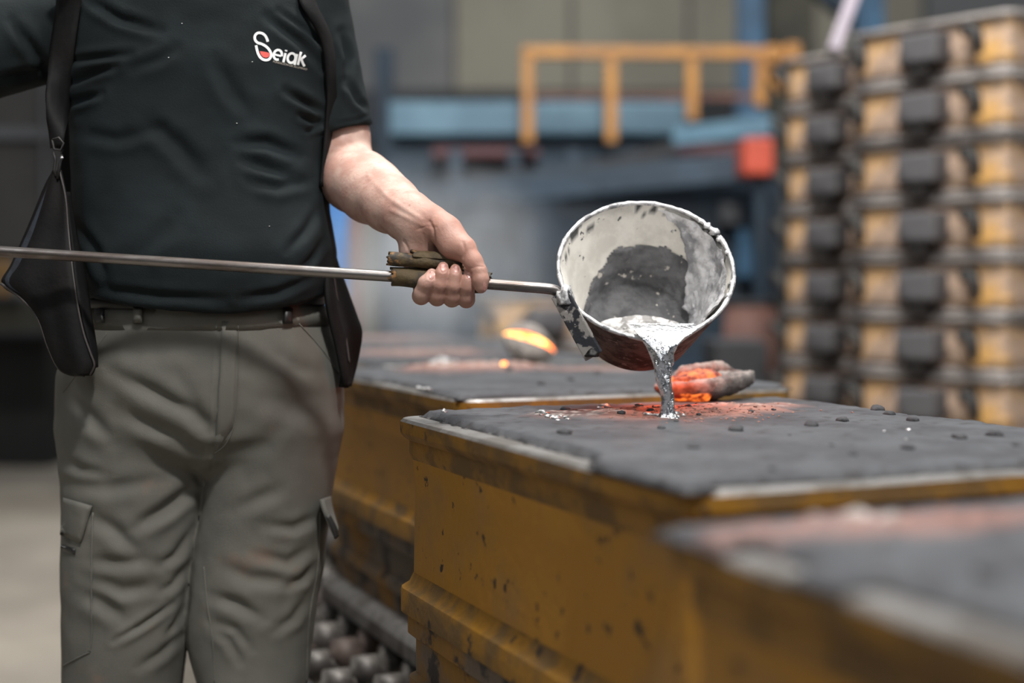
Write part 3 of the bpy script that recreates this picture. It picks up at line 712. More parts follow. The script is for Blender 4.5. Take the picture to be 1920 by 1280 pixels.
shell(lambda a, b: .008 * dome(a, b), lambda a, b: .032 * dome(a, b), 'upper_shell', M['crust'], -1, -.34)
shell(lambda a, b: .0 * dome(a, b), lambda a, b: .027 * dome(a, b), 'glowing_core', M['ember_hot'], -.42, .18, 'bright orange inside', .001)
em = on_z(945, 682, .893)
e_ = mk('ember', *lump_mesh(em, .0055, .0055, .0055, 3, 2, .2), M['ember_hot']); tag(e_, 'single small orange ember lying on the pinkish scorched patch', 'ember')

def flakes(label, pts, seed, m_='splash', size=.006):
    o = on_z(*pts[0][:2], ZTOP + .01); r = thing('metal_splash', label, 'metal splash', o); rn = random.Random(seed)
    for i, (px, py, s) in enumerate(pts):
        c = on_z(px, py, ZTOP + .011); rr = s / F_PX * c.y
        if py > 755:
            h = BV_MID.ray_cast(Vector((c.x, c.y, 2)), Vector((0, 0, -1)))
            if h[0]: c = h[0]
        v, f = lump_mesh(c + Vector((0, 0, rr * .1)), rr * rn.uniform(.8, 1.4), rr * 1.2, rr * rn.uniform(.4, .8), seed + i, 2, .8); mk('flake', v, f, M[m_], r)
flakes('crumpled silver splash of metal on the sand, left of the stream', [(1012 + i * 5.2 + random.uniform(-3, 3), 777 + i * .7 + random.uniform(-3, 3), random.uniform(2, 6)) for i in range(11)] + [(1018, 775, 9), (1028, 780, 8), (1042, 782, 6)], 3)
flakes('small white flake alone near the left corner of the sand', [(832, 771, 6)], 8)
flakes('white crumbs on the front edge of the sand behind', [(786, 728, 6), (794, 730, 6), (803, 731, 6)], 11)
flakes('silvery crumbs on the scorched sand just left of the pouring spot', [(1125, 762, 5), (1132, 759, 7), (1140, 761, 4)], 15)
flakes('pale ashy smear beside the pinkish patch on the sand behind', [(818, 684, 14), (835, 682, 16), (852, 686, 10), (800, 690, 8)], 19)
flakes('three tiny white specks towards the right of the sand', [(1703, 803, 3), (1699, 819, 2.5), (1658, 806, 2.5)], 23)
# ================================================================ the man
DB = 2.23                                     # distance of his body's middle
man = thing('person', 'person in black t-shirt, leather apron and grey work trousers tipping a ladle', 'person', (P(375, 800, DB).x, DB, 0))
def zof(py, D=DB): return P(960, py, D).z
def xof(px, D=DB): return P(px, 600, D).x
def table(rows, D):
    """silhouette rows (py, left px, right px, half depth, centre depth) -> functions of height"""
    z = np.array([zof(r[0], D) for r in rows])[::-1]
    xl = np.array([P(r[1], r[0], D).x for r in rows])[::-1]; xr = np.array([P(r[2], r[0], D).x for r in rows])[::-1]
    b = np.array([r[3] for r in rows])[::-1]; c = np.array([r[4] for r in rows])[::-1]
    sm = lambda a: np.interp(np.linspace(z[0], z[-1], 240), z, a)
    zz = np.linspace(z[0], z[-1], 240); ker = np.hanning(17); ker /= ker.sum()
    def mkf(a):
        q = sm(a); q = np.convolve(np.pad(q, 8, mode='edge'), ker, 'valid'); return lambda Z: np.interp(Z, zz, q)
    return mkf((xl + xr) / 2), mkf((xr - xl) / 2), mkf(b), mkf(c), z[0], z[-1]
def column(tab, pw=2.4, flat=.75):
    cx, ax_, b_, c_, z0, z1 = tab
    def fn(X, Y, Z):
        zf = Z.reshape(-1); A = ax_(zf).reshape(Z.shape); B = b_(zf).reshape(Z.shape); Cx = cx(zf).reshape(Z.shape); Cy = c_(zf).reshape(Z.shape)
        q = (np.abs((X - Cx) / A) ** pw + np.abs((Y - Cy) / B) ** pw) ** (1 / pw)
        d = (q - 1) * np.minimum(A, B) * flat
        return np.maximum(d, np.maximum(z0 - Z, Z - z1))
    xs = np.concatenate([cx(np.linspace(z0, z1, 30)) - ax_(np.linspace(z0, z1, 30)), cx(np.linspace(z0, z1, 30)) + ax_(np.linspace(z0, z1, 30))])
    return fn, (xs.min(), c_(z0) - .22, z0), (xs.max(), c_(z0) + .22, z1)
T3 = lambda v: tuple(v)

# ---- shirt
ST = table([(-95, 300, 470, .07, 2.27), (-75, 240, 520, .09, 2.26), (-45, 165, 580, .105, 2.25), (0, 125, 600, .125, 2.24), (60, 118, 606, .13, 2.24), (130, 120, 608, .133, 2.235), (200, 122, 606, .134, 2.235), (300, 124, 602, .138, 2.235),
            (400, 131, 612, .15, 2.23), (470, 140, 624, .158, 2.225), (530, 150, 620, .155, 2.225), (570, 160, 612, .146, 2.225), (600, 172, 602, .136, 2.225)], DB - .04)
f = Field(np.arange(-1.02, -.14, .0042), np.arange(2.02, 2.42, .0048), np.arange(.98, 1.62, .0038))
f.add(*column(ST, 2.35))
sa1, sa2 = np.array(P(584, 5, 2.25)), np.array(P(637, 246, 2.26))
ra1, ra2 = np.array(P(120, 45, 2.26)), np.array(P(-135, 135, 2.20))
def sleeve(a, b, r0, r1):
    ab = b - a; L = np.linalg.norm(ab); t_ = ab / L
    def fn(X, Y, Z):
        s_ = (X - a[0]) * t_[0] + (Y - a[1]) * t_[1] + (Z - a[2]) * t_[2]; t = np.clip(s_ / L, 0, 1.2)
        d = np.sqrt((X - a[0] - t * L * t_[0]) ** 2 + (Y - a[1] - t * L * t_[1]) ** 2 + (Z - a[2] - t * L * t_[2]) ** 2) - (r0 + t * (r1 - r0))
        return np.maximum(d, s_ - L)
    lo = np.minimum(a, b) - .1; hi = np.maximum(a, b) + .1; return fn, lo, hi
f.add(*sleeve(sa1, sa2, .058, .0535), k=.018)
f.add(*sleeve(ra1, ra2, .080, .070), k=.02)
hx = [xof(a, 2.07) for a in (150, 175, 240, 300, 430, 500, 560, 600, 625, 650)]; hz = [zof(a, 2.07) for a in (560, 562, 572, 580, 589, 582, 568, 548, 536, 530)]
hemf = lambda X: np.interp(X.reshape(-1), hx, hz).reshape(X.shape)
Xg = f.x[:, None, None]; Zg = f.z[None, None, :]
body_hem = hemf(Xg) - Zg
body_hem = np.where((Xg > -.2) | (Xg < -.95), -1, body_hem)
f.F = np.maximum(f.F, body_hem).astype(np.float32)
# neck opening
f.ell(P(392, -46, 2.20), (.070, .105, .058), .012, sub=True)
V, Q = f.mesh()
px, py = proj(V)
creases = [([(128, 115), (180, 108), (245, 101)], 7, .004), ([(128, 158), (170, 140), (215, 124)], 7, .004), ([(128, 196), (160, 185), (190, 175)], 7, .004), ([(165, 0), (225, 36), (300, 58)], 9, .004),
           ([(500, 30), (560, 78), (606, 128)], 9, .004), ([(520, 20), (570, 55), (606, 90)], 6, .003), ([(535, 170), (570, 192), (606, 212)], 8, .005), ([(560, 215), (585, 228), (606, 226)], 6, .005), ([(575, 245), (592, 238), (606, 232)], 5, .004),
           ([(448, 268), (500, 268), (560, 292)], 11, .0045), ([(455, 300), (505, 318), (545, 330)], 10, .004), ([(470, 340), (520, 350), (585, 338)], 10, .003), ([(275, 228), (330, 270), (380, 325)], 16, .004),
           ([(255, 485), (290, 450), (325, 405)], 16, .003), ([(540, 470), (575, 430), (600, 390)], 9, .003), ([(560, 510), (590, 480), (615, 440)], 8, .003), ([(140, 420), (180, 470), (200, 530)], 10, .0035), ([(330, 90), (300, 110), (250, 130)], 10, .0025),
           ([(400, 110), (440, 180), (470, 215)], 14, .003), ([(150, 250), (220, 262), (300, 240)], 12, .003), ([(180, 540), (300, 556), (420, 562)], 9, .0028), ([(450, 560), (520, 550), (590, 520)], 8, .003), ([(640, 60), (655, 110), (650, 160)], 8, .004), ([(650, 150), (672, 190), (690, 205)], 7, .004),
           ([(20, 40), (60, 90), (100, 150)], 10, .004), ([(0, 150), (40, 140), (90, 130)], 9, .004), ([(632, 232), (665, 226), (699, 214)], 3, .0018)]
V = fold(V, Q, [(p_, w_, a_ * 1.6) for p_, w_, a_ in creases])
N = vnormals(V, Q); V = V + N * (.0022 * nz(V, (9, 9, 13), 2., 3))[:, None]
shirt = mk('shirt', V, Q, M['shirt'], man, label='black short-sleeved t-shirt')
BV_S = BVHTree.FromPolygons(V.tolist(), Q.tolist())
EYE = Vector((0, 0, CAM_H))
def on_bvh(bv, px, py, lift=.001, D=2.2):
    r = ray(px, py).normalized(); h = bv.ray_cast(EYE, r)
    return (h[0] - r * lift) if h[0] is not None else P(px, py, D)
# printed logo: strokes laid on the cloth
def stroke(pts, w, n=5):
    c = spline(pts, n); t = np.gradient(c, axis=0); t /= np.linalg.norm(t, axis=1, keepdims=True); nn = np.stack([-t[:, 1], t[:, 0]], 1) * w / 2
    m_ = len(c); v = [tuple(c[i] + nn[i]) for i in range(m_)] + [tuple(c[i]) for i in range(m_)] + [tuple(c[i] - nn[i]) for i in range(m_)]; fc = []
    for i in range(m_ - 1):
        for o_ in (0, m_): fc.append([i + o_, i + 1 + o_, i + 1 + o_ + m_, i + o_ + m_])
    return v, fc
def crop8(p): return (440 + p[0] / 7.385, 30 + p[1] / 7.385)
def arc(cx, cy, rx, ry, a0, a1, n=9): return [(cx + rx * math.cos(math.radians(a0 + (a1 - a0) * i / n)), cy + ry * math.sin(math.radians(a0 + (a1 - a0) * i / n))) for i in range(n + 1)]
ink = MB()
def ink_stroke(pts, w, mb=None):
    v, fc = stroke([crop8(p) for p in pts], w / 7.385); (mb or ink).add([on_bvh(BV_S, a, b, .0013) for a, b in v], [q[::-1] for q in fc])
ink_stroke([(458, 356), (448, 318), (420, 268), (375, 238), (325, 234), (288, 262), (278, 305), (292, 345), (325, 372), (365, 383), (405, 402), (445, 430), (480, 470), (503, 515), (502, 560), (476, 598), (434, 610), (388, 598), (348, 562), (322, 512), (306, 455), (296, 405)], 36)
tl = math.radians(13.5)
def rot(p, c): x, y = p; return (c[0] + x * math.cos(tl) - y * math.sin(tl), c[1] + x * math.sin(tl) + y * math.cos(tl))
W_ = 33
ec = (597, 537); ink_stroke([rot(p, ec) for p in [(-48, 4), (0, 6), (50, 6)]], W_ * .8); ink_stroke([rot(p, ec) for p in arc(0, 0, 56, 68, 5, -300, 14)], W_)
i0 = (693, 560); ink_stroke([rot(p, i0) for p in [(0, -48), (0, 20), (0, 82)]], W_); ink_stroke([rot(p, i0) for p in [(0, -92), (0, -80), (0, -72)]], W_)
ac = (788, 582); ink_stroke([rot(p, ac) for p in arc(0, 0, 54, 66, 0, 358, 16)], W_); ink_stroke([rot(p, (848, 597)) for p in [(0, -72), (0, 0), (0, 82)]], W_)
kc = (898, 590); ink_stroke([rot(p, kc) for p in [(-2, -95), (-2, 0), (-2, 90)]], W_); ink_stroke([rot(p, kc) for p in [(72, -62), (40, -20), (8, 14)]], W_); ink_stroke([rot(p, kc) for p in [(22, -6), (54, 44), (92, 88)]], W_)
ink.build('logo', M['white_ink'], shirt, False, 'white printed lettering Seiak')
red = [(345, 486), (400, 492), (440, 500), (478, 512), (484, 545), (465, 570), (430, 578), (392, 566), (362, 532)]
cx_, cy_ = 420, 532; mb = MB(); pts = [crop8(p) for p in red] + [crop8((cx_, cy_))]
mb.add([on_bvh(BV_S, a, b, .0016) for a, b in pts], [[i, len(red), (i + 1) % len(red)] for i in range(len(red))]); mb.build('logo_fill', M['red_ink'], shirt, False, 'red half-filled bowl of the S')
tc_ = bpy.data.curves.new('tagline', 'FONT'); tc_.body = 'FUNDICIÓN DE ALUMINIO'; tc_.size = 1; to = bpy.data.objects.new('tagline', tc_); COL.objects.link(to)
dg = bpy.context.evaluated_depsgraph_get(); tm = bpy.data.meshes.new_from_object(to.evaluated_get(dg)); bpy.data.objects.remove(to)
xw = max(v.co.x for v in tm.vertices)
tv = []
for v in tm.vertices:
    a = v.co.x / xw * 485; b = -v.co.y * 40; q = rot((a, b), (528, 640)); q = crop8(q); tv.append(on_bvh(BV_S, q[0], q[1], .0013))
mk('tagline', tv, [list(p.vertices) for p in tm.polygons], M['tan_ink'], shirt, False, 'small tan line of lettering')
for (a, b) in ((341, 44), (444, 231), (505, 424), (316, 108), (473, 116)):
    mk('lint', *lump_mesh(on_bvh(BV_S, a, b, .0005), .0011, .0011, .0008, a, 1), M['white_ink'], shirt)

# ---- trousers
TT = table([(545, 176, 598, .130, 2.235), (575, 172, 606, .134, 2.235), (600, 160, 616, .137, 2.235), (650, 128, 632, .142, 2.24), (700, 108, 641, .145, 2.245), (760, 103, 640, .142, 2.25), (810, 108, 634, .132, 2.25), (850, 124, 612, .108, 2.25), (885, 170, 560, .07, 2.25), (910, 240, 500, .03, 2.25)], DB)
LL = table([(690, 190, 330, .04, 2.25), (740, 135, 372, .10, 2.25), (790, 108, 392, .126, 2.25), (880, 112, 402, .118, 2.25), (960, 113, 390, .110, 2.25), (1070, 111, 366, .104, 2.25), (1200, 112, 348, .098, 2.25), (1300, 110, 332, .094, 2.255), (1500, 122, 318, .09, 2.26), (1750, 128, 312, .088, 2.27), (1800, 132, 308, .085, 2.27)], DB)
RL = table([(690, 430, 560, .04, 2.26), (740, 400, 612, .10, 2.26), (790, 384, 636, .124, 2.26), (880, 380, 625, .112, 2.26), (960, 366, 613, .105, 2.26), (1070, 348, 602, .100, 2.26), (1180, 341, 584, .097, 2.26), (1230, 350, 578, .096, 2.26), (1300, 372, 570, .094, 2.255), (1500, 385, 566, .09, 2.26), (1750, 388, 560, .088, 2.27), (1800, 392, 556, .085, 2.27)], DB)
f = Field(np.arange(-.75, -.24, .0038), np.arange(2.06, 2.42, .0045), axis((.02, .40, .009), (.40, 1.06, .0036)))
f.add(*column(LL, 2.1)); f.add(*column(RL, 2.1), k=.004); f.add(*column(TT, 2.2), k=.012)
V, Q = f.mesh()
cr = [([(210, 697), (290, 735), (360, 772), (395, 805)], 13, .006), ([(225, 769), (300, 808), (378, 846)], 13, .006), ([(131, 739), (170, 785), (212, 828)], 13, .005), ([(125, 905), (210, 914), (305, 900)], 14, .004), ([(255, 988), (310, 955), (365, 912)], 12, .008),
      ([(172, 966), (215, 992), (262, 1036)], 14, .006), ([(155, 1110), (195, 1132), (234, 1162)], 14, .006), ([(214, 1202), (268, 1170), (322, 1132)], 6, .005), ([(165, 1050), (225, 1054), (290, 1052)], 12, .004), ([(160, 1080), (230, 1108), (290, 1098)], 12, .004),
      ([(300, 1060), (330, 1040), (362, 990)], 9, .005), ([(300, 1110), (325, 1095), (350, 1060)], 8, .004), ([(310, 1190), (330, 1170), (345, 1140)], 7, .004), ([(260, 1250), (300, 1225), (340, 1190)], 9, .004), ([(440, 955), (485, 935), (520, 918)], 14, .004), ([(400, 1118), (445, 1132), (490, 1160)], 11, .006),
      ([(500, 985), (550, 990), (600, 968)], 10, .004), ([(480, 1040), (540, 1055), (590, 1025)], 11, .004), ([(440, 850), (500, 830), (540, 790)], 18, .003), ([(470, 740), (540, 760), (610, 745)], 20, .003), ([(420, 1060), (470, 1085), (540, 1090)], 13, .004), ([(540, 1100), (570, 1085), (590, 1060)], 8, .004), ([(400, 1180), (430, 1200), (450, 1240)], 9, .004),
      ([(395, 1165), (440, 1180), (470, 1215)], 9, .004), ([(520, 1180), (550, 1160), (578, 1120)], 9, .004), ([(500, 650), (560, 690), (620, 705)], 14, .002), ([(200, 640), (260, 660), (330, 655)], 18, .0025), ([(120, 860), (150, 880), (200, 890)], 10, .004), ([(355, 880), (375, 900), (392, 905)], 7, .005), ([(412, 600), (408, 700), (404, 800), (396, 880)], 3.5, .003), ([(330, 700), (370, 760), (390, 830)], 14, .003)]
V = fold(V, Q, cr); N = vnormals(V, Q); V = V + N * (.0032 * nz(V, (10, 10, 8), 5., 3))[:, None]
tr = mk('trousers', V, Q, M['trousers'], man, label='grey work trousers with cargo pockets')
BV_T = BVHTree.FromPolygons(V.tolist(), Q.tolist())
def cloth_patch(name, poly, m, parent, th=.004, lift=.0, nn=7, label=None, D=None):
    """a four-cornered cloth piece laid on the trousers: poly = four px corners"""
    a, b, c, d = [np.array(p, float) for p in poly]; top = []; bot = []
    for i in range(nn + 1):
        for j in range(nn + 1):
            u, v = i / nn, j / nn; p = (a * (1 - u) + b * u) * (1 - v) + (d * (1 - u) + c * u) * v
            h = on_bvh(BV_T, p[0], p[1], 0, D or 2.16); r = ray(*p).normalized(); e = min(u, 1 - u, v, 1 - v); top.append(h - r * (lift + th * min(1, .35 + e * 8))); bot.append(h + r * .004)
    V = top + bot; n1 = nn + 1; o_ = n1 * n1; Fc = []
    for i in range(nn):
        for j in range(nn): q = [i * n1 + j, i * n1 + j + 1, (i + 1) * n1 + j + 1, (i + 1) * n1 + j]; Fc.append(q); Fc.append([k + o_ for k in q[::-1]])
    for i in range(nn):
        for q in ([i, i + 1], [nn * n1 + i + 1, nn * n1 + i]): Fc.append([q[0], q[0] + o_, q[1] + o_, q[1]])
        for q in ([(i + 1) * n1, i * n1], [i * n1 + nn, (i + 1) * n1 + nn]): Fc.append([q[0], q[0] + o_, q[1] + o_, q[1]])
    return mk(name, V, Fc, m, parent, True, label, recalc=True)
def seam(pts, r, m, lift=.0005, name='seam'):
    c = spline(pts, 8); mb = MB().tube([on_bvh(BV_T, a, b, lift) for a, b in c], r, 6); return mk(name, mb.v, mb.f, m, tr)
# waistband standing a little proud, belt loops, fly, pockets
TB = MB()
def ringband(tab, py0, py1, off, name, m, parent, D=DB, n=72, label=None):
    cx, ax_, b_, c_, _, _ = tab; V = []; Fc = []
    for k in range(n):
        a = 2 * math.pi * k / n; ca, sa_ = math.cos(a), math.sin(a); pw = 2 / 2.2
        for o_, py in ((off, py0), (off, py1), (off - .006, py1), (off - .006, py0)):
            z = zof(py + (-6 if ca > .5 else 0) * abs(ca), D); A = float(ax_(z)) + o_; B = float(b_(z)) + o_
            V.append((float(cx(z)) + A * np.sign(ca) * abs(ca) ** pw, float(c_(z)) + B * np.sign(sa_) * abs(sa_) ** pw, z))
    for k in range(n):
        for i in range(4): Fc.append([k * 4 + i, k * 4 + (i + 1) % 4, ((k + 1) % n) * 4 + (i + 1) % 4, ((k + 1) % n) * 4 + i])
    return mk(name, V, Fc, m, parent, True, label, recalc=True)
ringband(TT, 574, 614, .0012, 'waistband', M['trousers'], tr)
ringband(TT, 556, 576, .0055, 'belt', M['belt'], man, label='dark belt half hidden under the shirt')
for (a, b) in ((258, 592), (540, 594), (186, 592)): cloth_patch('belt_loop', [(a - 9, b - 17), (a + 9, b - 17), (a + 9, b + 13), (a - 9, b + 13)], M['belt'] if a != 258 else M['trousers'], tr, .010, .004, 4)
cloth_patch('fly_flap', [(416, 602), (446, 602), (438, 800), (402, 852)], M['trousers'], tr, .0018)
seam([(447, 606), (447, 700), (440, 790), (425, 830), (402, 850)], .0009, M['trousers'])
seam([(200, 625), (160, 680), (118, 735)], .0011, M['trousers']); seam([(560, 606), (600, 650), (636, 700)], .0011, M['trousers'])
seam([(174, 960), (171, 1080), (172, 1180), (168, 1222)], .0016, M['trousers']); seam([(168, 1222), (140, 1236), (118, 1248)], .0016, M['trousers'])
seam([(382, 1062), (388, 1130), (398, 1200), (402, 1280)], .0013, M['trousers']); seam([(600, 960), (596, 1060), (580, 1160), (574, 1280)], .0016, M['trousers'])
pf = cloth_patch('pocket_flap', [(118, 932), (173, 948), (151, 1019), (112, 1002)], M['trousers'], tr, .007, .002, label='buttoned-down cargo pocket flap')
cloth_patch('hook_tape', [(113, 1020), (141, 1028), (141, 1040), (113, 1031)], M['belt'], tr, .004, .001, 4)
sheet_ = sheet([P(602, 936, 2.19), P(609, 960, 2.185), P(622, 990, 2.19), (P(630, 1006, 2.195))], [P(618, 930, 2.25), P(622, 955, 2.25), P(629, 980, 2.25), P(632, 992, 2.25)], .006, 16, 6)
mk('pocket_flap', *sheet_, M['trousers'], tr, label='cargo pocket flap sticking out')
mk('hook_tape', *sheet([P(610, 968, 2.186), P(622, 990, 2.188), P(628, 1010, 2.19)], [P(618, 964, 2.19), P(630, 986, 2.192), P(634, 1004, 2.195)], .004, 12, 4), M['belt'], tr)
# boots on the floor
for cx_ in (218, 478):
    b0 = P(cx_, 1800, 2.24); b0.z = 0; ft = Field(np.arange(b0.x - .08, b0.x + .08, .006), np.arange(2.03, 2.40, .007), np.arange(.015, .22, .006))
    ft.chain([(b0.x, 2.29, .20), (b0.x, 2.29, .09), (b0.x, 2.28, .05)], [.05, .05, .052], k=0); ft.chain([(b0.x, 2.28, .055), (b0.x, 2.17, .055), (b0.x, 2.10, .05)], [.045, .046, .04], k=.03)
    bt = mk('boot', *ft.mesh(), M['boot'], man); mb = MB(); pl = [(b0.x + .05 * math.cos(a) * (1 if math.sin(a) < 0 else .85), 2.20 + .15 * math.sin(a)) for a in np.linspace(0, 2 * math.pi, 25)[:-1]]
    mb.add([(x, y, 0.0) for x, y in pl] + [(x, y, .03) for x, y in pl], [list(range(24))[::-1], list(range(24, 48))] + [[i, (i + 1) % 24, 24 + (i + 1) % 24, 24 + i] for i in range(24)]); mb.build('sole', M['sole'], bt)

# ---- body: head, neck, trunk, both arms and hands in one skin
XF0, XF1 = P(742, 500, 2.0).x, P(925, 500, 2.0).x
RG = lambda px: Vector(ROD[2]).lerp(ROD[3], (px - 740) / 250.) if px > 740 else Vector(ROD[1]).lerp(ROD[2], px / 740.) if px > 0 else Vector(ROD[0]).lerp(ROD[1], (px + 460) / 460.)
f = Field(axis((-1.22, -.36, .0085), (-.36, XF0 - .005, .003), (XF0 - .005, XF1, .0013), (XF1, XF1 + .02, .006)), axis((1.94, 1.972, .005), (1.972, 2.075, .0014), (2.075, 2.42, .0042)), axis((.97, 1.018, .006), (1.018, 1.165, .0014), (1.165, 1.30, .0026), (1.30, 1.86, .0075)))
# trunk core, neck, head
tk = [P(375, 560, 2.25), P(370, 300, 2.25), P(368, 20, 2.26)]
f.chain([T3(p) for p in tk], [.09, .10, .085], k=0)
f.chain([T3(P(170, 30, 2.265)), T3(P(370, 10, 2.265)), T3(P(570, 30, 2.265))], [.03, .06, .03], k=.05)
nk = P(385, -60, 2.27); hd = nk + Vector((.01, -.03, .165))
f.chain([T3(nk), T3(nk + Vector((.004, -.012, .12)))], [.062, .058], k=.04)
f.ell(hd + Vector((0, .01, .02)), (.077, .098, .105), .02); f.ell(hd + Vector((0, -.03, -.06)), (.058, .068, .062), .03); f.ell(hd + Vector((0, -.085, -.095)), (.024, .02, .018), .02)
f.chain([T3(hd + Vector((0, -.083, .012))), T3(hd + Vector((0, -.103, -.03)))], [.0075, .012], k=.012); f.chain([T3(hd + Vector((-.014, -.09, -.034))), T3(hd + Vector((.014, -.09, -.034)))], [.008, .008], k=.008)
for s_ in (-1, 1):
    f.ell(hd + Vector((s_ * .032, -.085, .012)), (.016, .012, .011), .008, sub=True); f.ell(hd + Vector((s_ * .032, -.075, .010)), (.0125, .0125, .0115), .002)
    f.ell(hd + Vector((s_ * .079, .012, -.005)), (.009, .02, .032), .006); f.ell(hd + Vector((s_ * .032, -.078, .036)), (.024, .012, .007), .01); f.ell(hd + Vector((s_ * .045, -.045, -.03)), (.03, .035, .03), .03)
f.ell(hd + Vector((0, -.094, -.062)), (.024, .010, .006), .006); f.ell(hd + Vector((0, -.094, -.073)), (.020, .010, .006), .004)
# his left arm: upper arm, elbow, forearm, wrist
A = lambda px, py, D: T3(P(px, py, D))
f.chain([A(584, 5, 2.26), A(622, 170, 2.27), A(641, 255, 2.265), A(648, 318, 2.25)], [.050, .046, .044, .0445], k=.03)
f.chain([A(641, 330, 2.25), A(664, 338, 2.215), A(694, 360, 2.17), A(730, 385, 2.11), A(762, 407, 2.07)], [.043, .047, .0445, .037, .0315], k=.022, ki=.02)
f.chain([A(700, 318, 2.20), A(730, 352, 2.14), A(770, 392, 2.07)], [.018, .022, .020], k=.025)        # brachioradialis
f.chain([A(762, 407, 2.065), A(788, 424, 2.045)], [.031, .0305], k=.02)
f.chain([A(775, 398, 2.05), A(802, 412, 2.035)], [.0215, .023], k=.02)
# his left hand, palm towards us, fingers closed round the grip from below
f.chain([A(779, 430, 2.045), A(779, 470, 2.047), A(784, 512, 2.05)], [.0225, .0225, .018], k=.016)                    # heel of the hand
f.chain([A(800, 428, 2.045), A(806, 470, 2.052), A(812, 512, 2.052)], [.022, .0195, .017], k=.014)
f.chain([A(825, 435, 2.05), A(845, 475, 2.055), A(852, 515, 2.053)], [.019, .019, .0165], k=.014)
f.chain([A(818, 414, 2.034), A(836, 434, 2.022), A(851, 460, 2.012), A(868, 470, 2.008)], [.0195, .0205, .0185, .0155], k=.0045, ki=.014)   # ball of the thumb
f.chain([A(846, 438, 2.02), A(871, 466, 2.0), A(887, 490, 1.992), A(898, 508, 1.988)], [.0155, .0150, .0122, .0110], k=.008, ki=.008)
f.chain([A(898, 508, 1.988), A(901, 524, 1.9865), A(902, 538, 1.987)], [.0112, .0110, .0088], k=.003, ki=.006)
def finger(pb, pt, rr, k=.0011, top=.017, mcp=(0, 0)):
    """pb, pt: px of the lowest bend and of the tip; wraps the rod behind, below and in front"""
    mx = (pb + pt) / 2; xb = RG(pb); xt = RG(pt); xm = RG(mx)
    ctr = lambda q, dy, dz: (q.x, q.y + dy, q.z + dz)
    f.chain([ctr(RG(pb + mcp[0]), .031, .016), ctr(xb, .024, -.012), ctr(xb, .004, -.0245), ctr(xb.lerp(xm, .35), -.012, -.0205), ctr(xm, -.0215, -.006), ctr(xm.lerp(xt, .7), -.0222, top - .010), ctr(xt, -.0195, top)],
            [rr * 1.2, rr * 1.22, rr * 1.24, rr * 1.2, rr * 1.08, rr * .98, rr * .82], k=k, ki=.007)
finger(789, 811, .0092, top=.008); finger(819, 832, .0092, top=.0185); finger(847, 855, .0092, top=.0172); finger(874, 880, .0088, top=.012)
# the other hand, out at the rod's far end
h0 = RG(-330)
f.chain([T3(ra1), T3(ra2), A(-255, 190, 2.19)], [.05, .048, .044], k=.03); f.chain([A(-255, 190, 2.19), A(-300, 300, 2.13), (h0.x, h0.y + .035, h0.z + .07)], [.045, .044, .03], k=.02)
f.chain([(h0.x, h0.y + .035, h0.z + .07), (h0.x, h0.y + .033, h0.z + .01)], [.034, .034], k=.02)
for k in range(4):
    q = RG(-366 + k * 25); f.chain([(q.x, q.y + .03, q.z + .012), (q.x, q.y + .022, q.z - .014), (q.x, q.y, q.z - .021), (q.x, q.y - .019, q.z - .008), (q.x, q.y - .017, q.z + .012)], [.010, .010, .0095, .009, .008], k=.002)
q = RG(-280); f.chain([(q.x - .03, q.y + .02, q.z + .045), (q.x, q.y + .008, q.z + .026), (q.x - .01, q.y - .018, q.z + .019)], [.014, .011, .009], k=.006)
V, Q = f.mesh(); px, py = proj(V); N = vnormals(V, Q)
hand_m = (px > 740) & (px < 930) & (py > 395) & (py < 590)
# fine creases of palm, thumb joint and wrist
def groove(pl, w, a):
    global V
    ds, sg, t = seg_dist(px, py, pl); V = V - N * (a * np.exp(-(ds / w) ** 2) * np.clip(-N[:, 1] * 2, 0, 1) * hand_m)[:, None]
groove([(806, 415), (812, 430), (815, 455), (819, 478)], 2.6, .0022); groove([(884, 503), (896, 499), (906, 500)], 1.5, .0007); groove([(782, 430), (800, 424), (818, 426)], 2, .0006); groove([(868, 455), (872, 470), (868, 482)], 3, .0012)
groove([(758, 452), (766, 470), (764, 484)], 3, .0012); groove([(795, 440), (797, 460), (800, 480)], 3, .0008)
for pl in ([(690, 330), (730, 372), (790, 412)], [(735, 395), (770, 412), (800, 425)]):       # tendons
    ds, sg, t = seg_dist(px, py, pl); V = V + N * (.0012 * np.exp(-(ds / 5) ** 2) * np.clip(-N[:, 1] * 1.5, 0, 1))[:, None]
# nails: sunk plates with their own look
fpx, fpy = px[Q].mean(1), py[Q].mean(1); fN = N[Q].mean(1); slot = np.zeros(len(Q), int); sink = np.zeros(len(V))
for cx_, cy_, rx, ry, an in ((809, 516, 6.5, 8.5, 12), (831, 501, 7.0, 9.0, 4), (854.5, 504, 6.8, 8.5, 2), (879, 517, 4.5, 7.5, 6)):
    a = math.radians(an); q = lambda x, y: np.hypot(((x - cx_) * math.cos(a) + (y - cy_) * math.sin(a)) / rx, (-(x - cx_) * math.sin(a) + (y - cy_) * math.cos(a)) / ry)
    slot[(q(fpx, fpy) < 1) & (fN[:, 1] < -.1)] = 1
    e = q(px, py); sink += np.where(N[:, 1] < -.1, .0009 * np.exp(-((e - 1.02) / .14) ** 2) , 0)
slot[(np.hypot((fpx - 908) / 5, (fpy - 538) / 10) < 1) & (fN[:, 0] > .3)] = 1
V = V - N * sink[:, None]
body = mk('body', V, Q, [M['skin'], M['nail']], man, slots=slot, attrs={'grime': np.clip((px - 748) / 70, 0, 1) * .75 * (px > 700)})
hr = Field(np.arange(hd.x - .11, hd.x + .11, .005), np.arange(hd.y - .12, hd.y + .14, .005), np.arange(hd.z - .1, hd.z + .16, .005))
